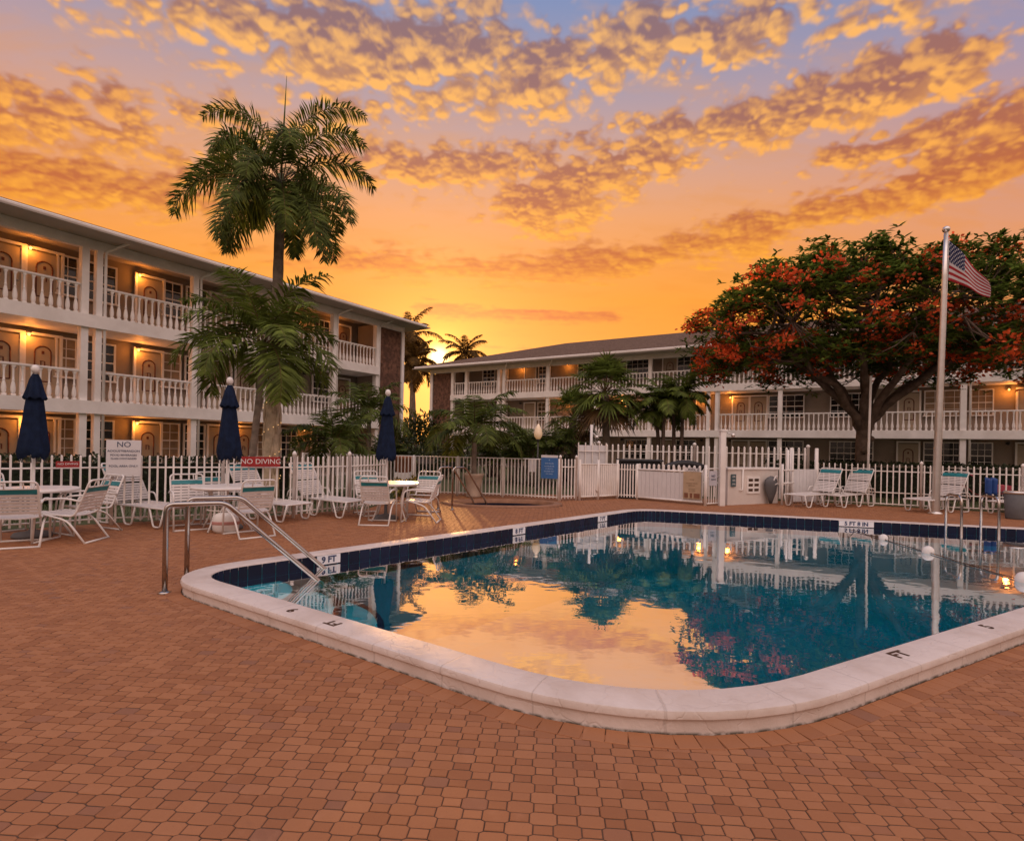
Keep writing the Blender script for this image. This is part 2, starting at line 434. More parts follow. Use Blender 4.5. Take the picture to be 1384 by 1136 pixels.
def inside(P, x, y):
    c = False; N = len(P); j = N - 1
    for i in range(N):
        if (P[i].y > y) != (P[j].y > y) and x < (P[j].x - P[i].x) * (y - P[i].y) / (P[j].y - P[i].y) + P[i].x: c = not c
        j = i
    return c
def loft(mb, rings, mi=0, smooth=False, mis=None):
    n = len(rings[0]); vs = [p for r in rings for p in r]; fs = []; 
    for j in range(len(rings) - 1):
        mb_f = [(j * n + k, j * n + (k + 1) % n, (j + 1) * n + (k + 1) % n, (j + 1) * n + k) for k in range(n)]
        fs += mb_f
    mb.add(vs, fs, mi, smooth=smooth)
    return mb
R3 = lambda P, z: [(p.x, p.y, z) for p in P]

# coping: white plastered kerb standing above the pavers, softly lumpy
def coping_mat():
    m = bpy.data.materials.new('painted_coping'); m.use_nodes = True
    t = NT(m.node_tree); p = t.n['Principled BSDF']; geo = t.n.new('ShaderNodeNewGeometry'); pos = geo.outputs['Position']
    n1 = t.noise(pos, 3.0, 5, .6); n2 = t.noise(pos, 14.0, 4, .6)
    c = t.ramp(n1, [(.3, (.58, .49, .43, 1)), (.6, (.70, .62, .57, 1))])
    z = t.sep(pos)[2]
    dirt = t.math('MULTIPLY', t.sstep(z, .016, -.002), t.sstep(n2, .35, .6))
    c = t.mix(dirt, c, (.10, .085, .06, 1))
    vor = t.n.new('ShaderNodeTexVoronoi'); vor.feature = 'DISTANCE_TO_EDGE'; vor.inputs['Scale'].default_value = 3.4
    t.l.new(t.vmath('ADD', pos, t.vmath('MULTIPLY', t.noise(pos, 5.0, 3, out=1), (.25, .25, .25))), vor.inputs['Vector'])
    crack = t.sstep(vor.outputs['Distance'], .035, .0)
    c = t.mix(t.math('MULTIPLY', crack, .05), c, (.30, .24, .20, 1))
    at = t.n.new('ShaderNodeAttribute'); at.attribute_name = 'seg'; ax, ay, _ = t.sep(at.outputs['Vector'])
    ang = t.math('ABSOLUTE', t.math('ADD', t.math('ARCTAN2', ay, ax), t.math('MULTIPLY', t.math('SUBTRACT', n2, .5), .10)))
    joint = t.sstep(ang, .065, .025)
    c = t.mix(t.math('MULTIPLY', joint, .22), c, (.22, .17, .14, 1))
    spots = t.sstep(t.noise(pos, 38.0, 3, .6), .68, .76)
    c = t.mix(t.math('MULTIPLY', spots, .30), c, (.26, .20, .16, 1))
    t.l.new(c, p.inputs['Base Color']); p.inputs['Roughness'].default_value = .55
    b = t.n.new('ShaderNodeBump'); b.inputs['Strength'].default_value = .55; b.inputs['Distance'].default_value = .012
    h = t.math('ADD', t.math('MULTIPLY', n2, .8), t.math('ADD', t.math('MULTIPLY', n1, .9), t.math('ADD', t.math('MULTIPLY', crack, -.25), t.math('MULTIPLY', joint, -.45))))
    t.l.new(h, b.inputs['Height']); t.l.new(b.outputs[0], p.inputs['Normal'])
    return m
COPING = coping_mat()
pool = thing('swimming_pool', 'large swimming pool with rounded corners, raised white coping and navy tile band', 'swimming pool', (0, 0, 0))
CW = .27
rnd = random.Random(3)
mb = MB()
Po = [offset(POOL, d) for d in (0.0, .0, .006, .018, CW - .022, CW - .006, CW, CW, CW - .004, CW - .018, CW - .020, CW - .012)]
zz = [CZ - .045, CZ - .014, CZ - .004, CZ, CZ + .001, CZ - .004, CZ - .018, CZ - .044, CZ - .050, CZ - .054, .02, -.02]
loft(mb, [R3(p, z) for p, z in zip(Po, zz)], smooth=True)
cop = mb.build('coping', COPING, pool); cop.data.set_sharp_from_angle(angle=RAD(28))
Ls = [0.0]
for i in range(len(POOL)): Ls.append(Ls[-1] + (POOL[(i + 1) % len(POOL)] - POOL[i]).length)
seg = Ls[-1] / round(Ls[-1] / .62); at_ = cop.data.attributes.new('seg', 'FLOAT_VECTOR', 'POINT')
for i, d_ in enumerate(at_.data): w_ = 2 * math.pi * Ls[i % len(POOL)] / seg; d_.vector = (math.cos(w_), math.sin(w_), 0)
# navy waterline tiles
def tile_mat():
    m = bpy.data.materials.new('navy_waterline_tile'); m.use_nodes = True
    t = NT(m.node_tree); p = t.n['Principled BSDF']; geo = t.n.new('ShaderNodeNewGeometry'); 
    c = t.ramp(geo.outputs['Random Per Island'], [(0, (.003, .005, .020, 1)), (.6, (.004, .008, .030, 1)), (1, (.007, .013, .042, 1))])
    t.l.new(c, p.inputs['Base Color']); p.inputs['Roughness'].default_value = .40; p.inputs['Specular IOR Level'].default_value = .25
    return m
NTILE = tile_mat()
mb = MB(); P1 = densify(round_poly(corner), .155)
for i in range(len(P1)):
    a, b = P1[i], P1[(i + 1) % len(P1)]
    if (b - a).length < .03: continue
    d = (b - a).normalized(); n_ = Vector((d.y, -d.x)) * .006
    a2, b2 = a + d * .003 + n_, b - d * .003 + n_
    z1, z2 = CZ - .010, WZ - .22
    for (u0, u1) in ((z1, z1 - .160), (z1 - .164, z2)):
        mb.quad((a2.x, a2.y, u1), (b2.x, b2.y, u1), (b2.x, b2.y, u0), (a2.x, a2.y, u0))
mb.build('waterline_tiles', NTILE, pool)
PLASTER = mat('pool_plaster', (.05, .34, .40), .7, .12, .8, col2=(.035, .28, .34))
mb = MB(); Pi = offset(POOL, .004)
loft(mb, [R3(Pi, CZ - .02), R3(offset(POOL, -.0), -1.35), R3(offset(POOL, -.25), -1.55)])
nP = len(POOL); mb.add(R3(offset(POOL, -.25), -1.55), [tuple(range(nP))])
mb.build('basin', PLASTER, pool)
# rounded steps in the corner with navy edges
mb = MB(); SCN = Vector((-3.02, 5.70))
for rad, z0, z1 in ((.78, -.55, WZ - .10), (1.22, -.85, WZ - .30), (1.68, -1.3, WZ - .52)):
    a0, a1 = RAD(-42), RAD(58); pts = []
    for k in range(25):
        w = a0 + (a1 - a0) * k / 24; pts.append((SCN.x + rad * math.cos(w), SCN.y + rad * math.sin(w)))
    poly = [(SCN.x - .35, SCN.y)] + pts
    mb.prism(poly, z0, z1, 0)
    for k in range(24):
        (x0, y0), (x1, y1) = pts[k], pts[k + 1]; s_ = (rad - .07) / rad
        q0 = (SCN.x + (x0 - SCN.x) * s_, SCN.y + (y0 - SCN.y) * s_); q1 = (SCN.x + (x1 - SCN.x) * s_, SCN.y + (y1 - SCN.y) * s_)
        mb.quad((q0[0], q0[1], z1 + .004), (q1[0], q1[1], z1 + .004), (x1, y1, z1 + .004), (x0, y0, z1 + .004), 1)
        e = (rad + .004) / rad
        f0 = (SCN.x + (x0 - SCN.x) * e, SCN.y + (y0 - SCN.y) * e); f1 = (SCN.x + (x1 - SCN.x) * e, SCN.y + (y1 - SCN.y) * e)
        mb.quad((f0[0], f0[1], z1 - .08), (f1[0], f1[1], z1 - .08), (f1[0], f1[1], z1 + .004), (f0[0], f0[1], z1 + .004), 1)
mb.build('entry_steps', [mat('pale_step_plaster', (.45, .80, .80), .7, .12, 3), NTILE], pool)
# water
def water_mat(name='pool_water', tint=(.085, .46, .52), refl=.78):
    m = bpy.data.materials.new(name); m.use_nodes = True
    t = NT(m.node_tree); t.n.clear(); out = t.n.new('ShaderNodeOutputMaterial'); geo = t.n.new('ShaderNodeNewGeometry')
    b = t.n.new('ShaderNodeBump'); b.inputs['Strength'].default_value = .13; b.inputs['Distance'].default_value = .01
    st = t.vmath('MULTIPLY', geo.outputs['Position'], (1.0, 1.6, 1.0))
    h = t.math('ADD', t.noise(st, 2.2, 2, .5, .3), t.math('MULTIPLY', t.noise(st, 9.0, 2, .5), .12))
    t.l.new(h, b.inputs['Height'])
    gl = t.n.new('ShaderNodeBsdfGlossy'); gl.inputs['Roughness'].default_value = .0; t.l.new(b.outputs[0], gl.inputs['Normal'])
    tr = t.n.new('ShaderNodeBsdfTransparent'); tr.inputs[0].default_value = tint + (1,)
    gl.inputs[0].default_value = (refl, refl, refl, 1)
    lw = t.n.new('ShaderNodeLayerWeight'); lw.inputs['Blend'].default_value = .5
    mx = t.n.new('ShaderNodeAddShader'); t.l.new(tr.outputs[0], mx.inputs[0]); t.l.new(gl.outputs[0], mx.inputs[1])
    t.l.new(mx.outputs[0], out.inputs[0]); return m
WATER = water_mat()
mb = MB(); mb.add(R3(offset(POOL, .003), WZ), [tuple(range(nP))])
me = mb
o = mb.build('pool_water', WATER); struct(o)
# make sure it faces up
if o.data.polygons[0].normal.z < 0: o.data.flip_normals()

# spa
SPA_C = (G(607, 679) + G(752, 682)) / 2
spa = []
s0, s1 = G(612, 679), G(750, 681)
sx = (s1 - s0).length / 2; sax = (s1 - s0).normalized(); say = Vector((-sax.y, sax.x, 0))
SPA = []
for k in range(48):
    w = 2 * math.pi * k / 48; r = 1 - .0 * math.cos(2 * w)
    p = SPA_C + sax * sx * math.copysign(abs(math.cos(w)) ** .85, math.cos(w)) + say * .75 * math.sin(w); SPA.append(Vector((p.x, p.y)))
SPA.reverse()
spa_t = thing('hot_tub', 'low hot tub sunk in the pavers, dark blue water and thin pale rim', 'hot tub', (0, 0, 0))
mb = MB(); loft(mb, [R3(SPA, -.06), R3(SPA, .035), R3(offset(SPA, .03), .045), R3(offset(SPA, .20), .045), R3(offset(SPA, .22), .02), R3(offset(SPA, .22), -.02)], smooth=True)
mb.build('rim', mat('spa_rim', (.30, .15, .085), .7, .15), spa_t)
mb = MB(); loft(mb, [R3(offset(SPA, .001), .02), R3(SPA, -.9)]); mb.add(R3(SPA, -.9), [tuple(range(48))]); mb.build('basin', NTILE, spa_t)
mb = MB(); mb.add(R3(SPA, -.10), [tuple(range(48))]); o = mb.build('spa_water', water_mat('spa_water_surface', (.05, .25, .35), .25)); struct(o)
if o.data.polygons[0].normal.z < 0: o.data.flip_normals()

# ---------------------------------------------------------------- ground
def ground_mat():
    m = bpy.data.materials.new('sandy_soil'); m.use_nodes = True
    t = NT(m.node_tree); p = t.n['Principled BSDF']; geo = t.n.new('ShaderNodeNewGeometry')
    c = t.ramp(t.noise(geo.outputs['Position'], 2.0, 6), [(.3, (.05, .06, .02, 1)), (.7, (.09, .10, .035, 1))])
    t.l.new(c, p.inputs['Base Color']); p.inputs['Roughness'].default_value = .95; return m
def sheet_with_holes(x0, y0, x1, y1, holes, z, name, m):
    bm = bmesh.new()
    def ringe(pts):
        vs = [bm.verts.new((p[0], p[1], z)) for p in pts]
        return [bm.edges.new((vs[i], vs[(i + 1) % len(vs)])) for i in range(len(vs))]
    es = ringe([(x0, y0), (x1, y0), (x1, y1), (x0, y1)])
    for h in holes: es += ringe([(p.x, p.y) for p in h])
    bmesh.ops.triangle_fill(bm, use_beauty=True, use_dissolve=False, edges=es)
    for f in bm.faces:
        if f.normal.z < 0: f.normal_flip()
    me = bpy.data.meshes.new(name); bm.to_mesh(me); bm.free(); me.materials.append(m)
    o = bpy.data.objects.new(name, me); COL.objects.link(o); return struct(o)
HOLE = offset(POOL, CW - .08); SPH = offset(SPA, .15)
sheet_with_holes(-900, -60, 900, 1500, [HOLE, SPH], -.035, 'ground', ground_mat())
# deck base (sand joints under the pavers)
def joint_mat():
    m = bpy.data.materials.new('joint_sand'); m.use_nodes = True
    t = NT(m.node_tree); p = t.n['Principled BSDF']; geo = t.n.new('ShaderNodeNewGeometry')
    c = t.ramp(t.noise(geo.outputs['Position'], 9.0, 5), [(.3, (.060, .032, .018, 1)), (.7, (.13, .068, .040, 1))])
    t.l.new(c, p.inputs['Base Color']); p.inputs['Roughness'].default_value = .95; return m
DK = [Vector(p) for p in ((-8.6, -1), (18, -1), (18, 13.2), (13.2, 14.35), (9.2, 16.5), (5.2, 16.9), (3.7, 17.2), (1.4, 17.4), (-3.2, 17.2), (-3.3, 12.6), (-5.1, 10.95), (-7.2, 9.7), (-8.6, 8.2))]
bmn = bmesh.new()
es = []
for R in (DK, HOLE, SPH):
    vs = [bmn.verts.new((p.x, p.y, -.0034)) for p in R]; es += [bmn.edges.new((vs[i], vs[(i + 1) % len(vs)])) for i in range(len(vs))]
bmesh.ops.triangle_fill(bmn, use_beauty=True, use_dissolve=False, edges=es)
for f in bmn.faces:
    if f.normal.z < 0: f.normal_flip()
me = bpy.data.meshes.new('deck_bed'); bmn.to_mesh(me); bmn.free(); me.materials.append(joint_mat())
o = bpy.data.objects.new('deck_bed', me); COL.objects.link(o); struct(o)

def paver_mat():
    m = bpy.data.materials.new('brick_paver'); m.use_nodes = True
    t = NT(m.node_tree); p = t.n['Principled BSDF']; geo = t.n.new('ShaderNodeNewGeometry'); pos = geo.outputs['Position']
    c = t.ramp(geo.outputs['Random Per Island'], [(0, (.290, .118, .050, 1)), (.25, (.325, .136, .058, 1)), (.6, (.355, .152, .066, 1)), (.9, (.385, .170, .076, 1)), (.97, (.31, .136, .068, 1)), (1, (.26, .120, .068, 1))])
    big = t.noise(pos, .55, 4, .6); fine = t.noise(pos, 60.0, 4, .7); mid = t.noise(pos, 7.0, 4, .6)
    c = t.mix(t.math('MULTIPLY', t.sstep(big, .45, .75), .30), c, (.24, .12, .075, 1))
    c = t.mix(t.math('MULTIPLY', t.sstep(mid, .55, .8), .25), c, (.50, .25, .14, 1))
    c = t.mix(t.math('MULTIPLY', t.sstep(fine, .58, .72), .30), c, (.20, .085, .05, 1))
    c = t.mix(t.math('MULTIPLY', t.sstep(t.noise(pos, 130.0, 2, .6), .70, .76), .35), c, (.50, .36, .27, 1))
    stain = t.math('MULTIPLY', t.sstep(t.noise(pos, 1.7, 5, .65, .6), .60, .74), .38)
    c = t.mix(stain, c, (.17, .085, .048, 1))
    t.l.new(c, p.inputs['Base Color']); p.inputs['Roughness'].default_value = .72; p.inputs['Specular IOR Level'].default_value = .35
    b = t.n.new('ShaderNodeBump'); b.inputs['Strength'].default_value = .35; b.inputs['Distance'].default_value = .004
    t.l.new(t.math('ADD', fine, t.math('MULTIPLY', mid, 1.2)), b.inputs['Height']); t.l.new(b.outputs[0], p.inputs['Normal'])
    return m
PAVER = paver_mat()
def pave():
    A_, B_, KY = .112, .080, .68            # octagon width, square width, depth / width of the stones
    Pp = A_ + B_; H2 = Pp / 2; ROT = RAD(PAVE_ROT); cr, sr = math.cos(ROT), math.sin(ROT)
    g = .0024; gy = .0034
    def octo(h, b):
        v = h * KY - gy + g * KY
        return [(-b, -v), (b, -v), (h, -b * KY), (h, b * KY), (b, v), (-b, v), (-h, b * KY), (-h, -b * KY)]
    def squ(h):
        v = h * KY - gy + g * KY
        return [(-h, -v), (h, -v), (h, v), (-h, v)]
    ring = offset(POOL, CW + .070); rx = [p.x for p in ring]; ry = [p.y for p in ring]
    V = []; Fc = []; rg = random.Random(5)
    def emit(poly, x, y, near, rz=ROT, up=0.0):
        o = len(V); n = len(poly); dz = up + rg.uniform(-.0012, .0012); tx = rg.uniform(-.010, .010); ty = rg.uniform(-.010, .010)
        k1 = math.cos(rz); k2 = math.sin(rz)
        lev = ((1.0, -.008), (1.0, -.0028), (.96, -.0006), (.91, 0.0)) if near else ((1.0, -.005), (.95, 0.0))
        for s_, z in lev:
            for (a, b) in poly:
                a2, b2 = a * s_, b * s_
                V.append((x + a2 * k1 - b2 * k2, y + a2 * k2 + b2 * k1, z + dz + a * tx + b * ty))
        for L in range(len(lev) - 1):
            for i in range(n): Fc.append((o + L * n + i, o + L * n + (i + 1) % n, o + (L + 1) * n + (i + 1) % n, o + (L + 1) * n + i))
        Fc.append(tuple(o + (len(lev) - 1) * n + i for i in range(n)))
    OC = octo(A_ / 2 - g, B_ / 2 - g * .4); SQ = squ(B_ / 2 - g)
    # everything in view, in lattice coordinates
    for j in range(-90, 400):
        for i in range(-220, 240):
            lx, ly = i * H2, j * H2 * KY; x = lx * cr - ly * sr; y = lx * sr + ly * cr
            if y < 1.55 or abs(x) > y * .99 + .35: continue
            if not inside(DK, x, y): continue
            if -3.9 < x < 13.5 and 2.3 < y < 13 and inside(ring, x, y): continue
            if SPA_C.y - 1.4 < y < SPA_C.y + 1.4 and inside(SPH2, x, y): continue
            emit(OC if (i + j) % 2 == 0 else SQ, x, y, y < 5.0)
    # soldier course following the coping
    R = densify(offset(POOL, CW + .085), .001); acc = 0; last = None
    R = offset(POOL, CW + .062); L = [0.0]
    for i in range(len(R)): L.append(L[-1] + (R[(i + 1) % len(R)] - R[i]).length)
    n = int(L[-1] / .118); 
    for k in range(n):
        s_ = L[-1] * k / n; i = max(0, min(len(R) - 1, int(np.searchsorted(L, s_, side='right')) - 1))
        a, b = R[i], R[(i + 1) % len(R)]; t = (s_ - L[i]) / max(1e-6, L[i + 1] - L[i]); p = a + (b - a) * t; d = (b - a).normalized()
        w = L[-1] / n / 2 - g
        emit([(-w, -.066), (w, -.066), (w, .066), (-w, .066)], p.x, p.y, p.y < 5.5, math.atan2(d.y, d.x), .005)
    me = bpy.data.meshes.new('brick_deck'); me.from_pydata(V, [], Fc); me.materials.append(PAVER); me.update()
    o = bpy.data.objects.new('brick_deck', me); COL.objects.link(o); struct(o)
SPH2 = offset(SPA, .26)
PAVE_ROT = -4.0
pave()
# ================================================================ BUILDINGS: two three-storey wings with open galleries
FL = (0.0, 2.70, 5.45)           # gallery floor levels
BAL = MB()
BAL.box((0, 0, .035), (.105, .105, .07))
BAL.lathe([(.030, .07), (.046, .085), (.060, .15), (.063, .23), (.052, .33), (.034, .42), (.028, .445), (.038, .455), (.038, .475), (.028, .485), (.025, .60), (.027, .75), (.034, .83), (.046, .850), (.046, .865)], 10)
BAL.box((0, 0, .885), (.085, .085, .04))
BAL_ME = BAL.mesh('baluster', TRIM)
BAL_FAR = MB(); BAL_FAR.box((0, 0, .035), (.105, .105, .07)); BAL_FAR.lathe([(.030, .07), (.060, .15), (.062, .25), (.034, .42), (.038, .465), (.026, .50), (.030, .80), (.046, .86), (.044, .905)], 7)
BAL_FAR_ME = BAL_FAR.mesh('baluster', TRIM)
def balustrade(par, x0, x1, z, far=False, sp=.205):
    mb = MB(); mb.box(((x0 + x1) / 2, 0, z + .945), (x1 - x0, .13, .055), ch=.012); mb.box(((x0 + x1) / 2, 0, z + .912), (x1 - x0, .09, .018))
    o = mb.build('balustrade', TRIM, par)
    n = max(1, int(round((x1 - x0) / sp)))
    for k in range(n):
        b = bpy.data.objects.new('baluster', BAL_FAR_ME if far else BAL_ME); COL.objects.link(b); b.parent = o
        b.location = (x0 + (x1 - x0) * (k + .5) / n, 0, z)
YW = 1.6
def door(par, x, z, number='1', motif=True, m=None, w=.88, lab=None):
    mb = MB(); y = YW - .035
    mb.box((x, y, z + 1.02), (w, .05, 2.04))
    o = mb.build('door', m or DOORW, par)
    f = MB()
    for sx in (-1, 1): f.box((x + sx * (w / 2 + .04), y - .01, z + 1.05), (.08, .09, 2.10))
    f.box((x, y - .01, z + 2.14), (w + .16, .09, .08)); f.build('door_frame', TRIM, o)
    h = MB(); h.lathe([(.022, 0), (.03, .015), (.026, .05)], 10)
    hb = h.build('handle', STEEL, o); hb.rotation_euler = (RAD(90), 0, 0); hb.location = (x + w / 2 - .09, y - .03, z + .98)
    if motif:
        t = MB(); yy = y - .032; r = .21
        pts = [(x - r, yy, z + .62), (x - r, yy, z + 1.52)] + [(x - r * math.cos(RAD(a)), yy, z + 1.56 + .2 * math.sin(RAD(a))) for a in range(15, 180, 15)] + [(x + r, yy, z + 1.52), (x + r, yy, z + .62)]
        for i in range(len(pts) - 1): t.tube([pts[i], pts[i + 1]], .022, 5)
        t.tube([pts[-1], pts[0]], .02, 5)
        t.box((x, yy, z + 1.56), (.07, .012, .10)); t.box((x - .02, yy, z + 1.28), (.11, .012, .02)); t.box((x + .05, yy, z + 1.20), (.03, .012, .16)); t.box((x - .05, yy, z + 1.20), (.03, .012, .16)); 
        t.build('door_motif', MOTIF, o)
    return o
def window(par, x, z, w, h=1.25, z0=.85, lit=False, cols=3, rows=4):
    mb = MB(); y = YW - .02
    mb.box((x, y + .012, z + z0 + h / 2), (w, .02, h))
    o = mb.build('window', BLIND if lit else GLASS, par)
    if lit:
        g = MB()
        for k in range(int(h / .1)): g.box((x, y - .004, z + z0 + .05 + k * .1), (w - .02, .012, .075))
        g.build('blind_slats', BLIND, o)
    f = MB(); t = .055
    for sx in (-1, 1): f.box((x + sx * (w / 2 + t / 2), y - .01, z + z0 + h / 2), (t, .09, h + 2 * t))
    f.box((x, y - .01, z + z0 + h + t / 2), (w, .09, t)); f.box((x, y - .035, z + z0 - t / 2), (w + .2, .14, t))
    for k in range(1, cols): f.box((x - w / 2 + w * k / cols, y - .012, z + z0 + h / 2), (.022, .03, h))
    for k in range(1, rows): f.box((x, y - .014, z + z0 + h * k / rows), (w, .032, .05 if k * 2 == rows else .022))
    f.build('window_frame', TRIM, o)
    return o
LAMP_W = 15.0
def wall_lamp(par, x, z, on=True, k=1.0):
    mb = MB(); y = YW
    mb.box((x, y - .04, z + 2.13), (.16, .08, .14)); mb.box((x, y - .13, z + 2.17), (.12, .14, .05))
    o = mb.build('wall_lamp', DARKM, par)
    b = MB(); b.lathe([(.012, 0), (.038, .02), (.045, .055), (.035, .09), (.014, .105)], 10, (x, y - .14, z + 2.03)); b.build('bulb', BULB if on else GLASS, o)
    if on:
        ld = bpy.data.lights.new('bulb_light', 'POINT'); ld.energy = LAMP_W * k; ld.color = (1, .30, .04); ld.shadow_soft_size = .12
        lo = bpy.data.objects.new('bulb_light', ld); COL.objects.link(lo); lo.parent = o; lo.location = (x, y - .24, z + 1.98)
def downspout(par, x, y, ztop, zbot):
    mb = MB(); mb.tube(rounded([(x + .55, y - .62, ztop), (x + .32, y - .35, ztop - .16), (x, y, ztop - .40), (x, y, zbot)], .12, 4), .045, 8)
    mb.build('downspout', TRIM, par)

def wing(name, label, P0, rz, x0, x1, cols, xe0, xe1, far, zoff, roof_rise, hip=None, slab=None):
    b = thing(name, label, 'apartment building', P0, rz)
    D_ = 10.5
    mb = MB()                                # body behind the galleries
    mb.box(((x0 + x1) / 2, YW + (D_ - YW) / 2 + .05, 3.95 + zoff / 2), (x1 - x0, D_ - YW - .1, 7.9 + zoff))
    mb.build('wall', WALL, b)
    for i, z in enumerate(FL[1:]):
        sl0, sl1 = slab or (x0, x1); mb = MB(); mb.box(((sl0 + sl1) / 2, YW / 2 - .12, z - .205), (sl1 - sl0 - .004, YW + .21, .41)); mb.build('floor_slab', TRIM, b)
    mb = MB(); mb.box(((x0 + x1) / 2, .62, -.02), (x1 - x0, 2.0, .10)); mb.build('walkway', mat(name + '_walk', (.32, .28, .25), .9), b)
    # eave: beam over the columns, soffit, fascia and gutter
    mb = MB(); mb.box(((x0 + x1) / 2, .02, 7.72 + zoff), (x1 - x0 - .01, .22, .30)); mb.build('eave_beam', TRIM, b)
    OV = .75
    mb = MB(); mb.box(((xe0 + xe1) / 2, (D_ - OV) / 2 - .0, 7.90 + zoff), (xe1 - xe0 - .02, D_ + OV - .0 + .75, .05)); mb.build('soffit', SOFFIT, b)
    ya, yb = -OV, D_ + OV - .35
    g = MB()
    prof = [(y, z + zoff) for y, z in [(-OV - .02, 7.93), (-OV - .10, 7.96), (-OV - .13, 8.05), (-OV - .12, 8.09), (-OV - .10, 8.09), (-OV - .02, 8.09)]]
    vs = [(xe0, y, z) for y, z in prof] + [(xe1, y, z) for y, z in prof]; n = len(prof)
    g.add(vs, [tuple(range(n)), tuple(range(2 * n - 1, n - 1, -1))] + [(i, n + i, n + (i + 1) % n, (i + 1) % n) for i in range(n)])
    for xx, s_ in ((xe0, -1), (xe1, 1)): g.box((xx + s_ * .012, (ya + yb) / 2, 8.02 + zoff), (.02, yb - ya, .18))
    # hipped roof
    r = MB(); zr = 8.10 + zoff; H_ = roof_rise; ym = (ya + yb) / 2; run = (yb - ya) / 2 * .9
    A = [(xe0 - .02, ya - .05, zr), (xe1 + .02, ya - .05, zr), (xe1 + .02, yb, zr), (xe0 - .02, yb, zr), (xe0 + (hip or run), ym, zr + H_), (xe1 - run, ym, zr + H_)]
    r.add(A, [(0, 1, 5, 4), (1, 2, 5), (2, 3, 4, 5), (3, 0, 4), (3, 2, 1, 0)])
    r.box(((xe0 + xe1) / 2, ya - .03, zr + .012), (xe1 - xe0, .06, .03))
    ro = r.build('roof', SHINGLE, b); g.build('gutter', TRIM, ro)
    for (cx, cw, cd) in cols:
        mb = MB()
        mb.box((cx, .0, (7.57 + zoff) / 2), (cw, cd, 7.57 + zoff))
        mb.build('column', TRIM, b)
    return b
# ---- left wing
LW = thing
L = wing('apartment_building', 'white three-storey apartment wing on the left, galleries lit orange behind balusters', (-14.8, 15.8, 0), math.atan2(1, .62), -7.5, 16.6,
         [(1.97, .20, .26), (2.36, .17, .24), (5.42, .20, .26), (8.56, .20, .26), (11.87, .20, .26), (14.62, .20, .26), (16.48, .20, .26), (-1.4, .2, .26), (-4.6, .2, .26)], -8.2, 17.55, False, 0, .62, None, (-7.5, 14.70))
bays = [(-4.5, -1.5), (-1.3, 1.87), (2.45, 5.32), (5.52, 8.46), (8.66, 11.77), (11.97, 14.52)]
for z in FL[1:]:
    for a, c in bays: balustrade(L, a, c, z)
mb = MB(); mb.box((15.55, .02, 3.78), (1.66, .12, 7.54)); mb.build('stone_panel', STONE, L)
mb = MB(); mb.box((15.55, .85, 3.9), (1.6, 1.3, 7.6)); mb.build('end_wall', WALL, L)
for i, z in enumerate(FL):
    # seen through bay two and three of the photo; the others repeat the plan
    door(L, .42, z); wall_lamp(L, 1.06, z, True, 1.0); door(L, 1.45, z); window(L, 2.08, z, .5, lit=(i < 2), cols=2)
    window(L, 3.0, z, .95, lit=False, cols=3); wall_lamp(L, 4.22, z, True, 1.0); door(L, 4.62, z); window(L, 5.42, z, .62, lit=(i != 2), cols=2)
    window(L, 6.35, z, .75); door(L, 7.35, z); wall_lamp(L, 7.95, z, i == 0, .9); door(L, 8.45, z, w=.8)
    window(L, 9.5, z, .75, lit=(i == 0)); window(L, 10.7, z, .8); wall_lamp(L, 11.5, z, i != 1, .4)
    window(L, 12.45, z, .9); wall_lamp(L, 13.2, z, i == 2, .6); door(L, 13.8, z, m=BLIND)
    door(L, -.9, z); door(L, -2.3, z); window(L, -3.4, z, .8)
for x in (2.52, 5.60, 12.02, 14.75): downspout(L, x, -.12, 7.98, .05)
# meter boxes on the ground floor wall and plants seen on the gallery
# ---- right wing
Rw = wing('apartment_building', 'white three-storey apartment wing behind the flowering tree, shingled hip roof', (2.5, 39.0, 0), math.atan2(-.527, .85), -10.9, 33.5,
          [(-10.7, .26, .26), (-8.55, .24, .26), (-7.2, .24, .26), (-4.15, .22, .26), (-3.72, .20, .26), (0, .22, .26), (3.70, .22, .26), (7.40, .22, .26), (11.02, .20, .26), (11.52, .20, .26), (14.95, .22, .26), (19.0, .22, .26), (23.05, .24, .26), (27.0, .22, .26), (31.0, .22, .26)], -11.9, 34.5, True, -.30, 2.05, 10.7, (-8.66, 33.5))
rb = [(-8.4, -7.3), (-7.05, -4.3), (-3.6, -.13), (.13, 3.57), (3.83, 7.27), (7.53, 10.9), (11.65, 14.8), (15.1, 18.86), (19.14, 22.9), (23.2, 26.86), (27.14, 30.8)]
for z in FL[1:]:
    for a, c in rb: balustrade(Rw, a, c, z, True, .235)
mb = MB(); mb.box((-9.63, .02, 3.62), (1.86, .12, 7.2)); mb.build('stone_panel', STONE, Rw)
mb = MB(); mb.box((-9.63, .85, 3.75), (1.8, 1.3, 7.3)); mb.build('end_wall', WALL, Rw)
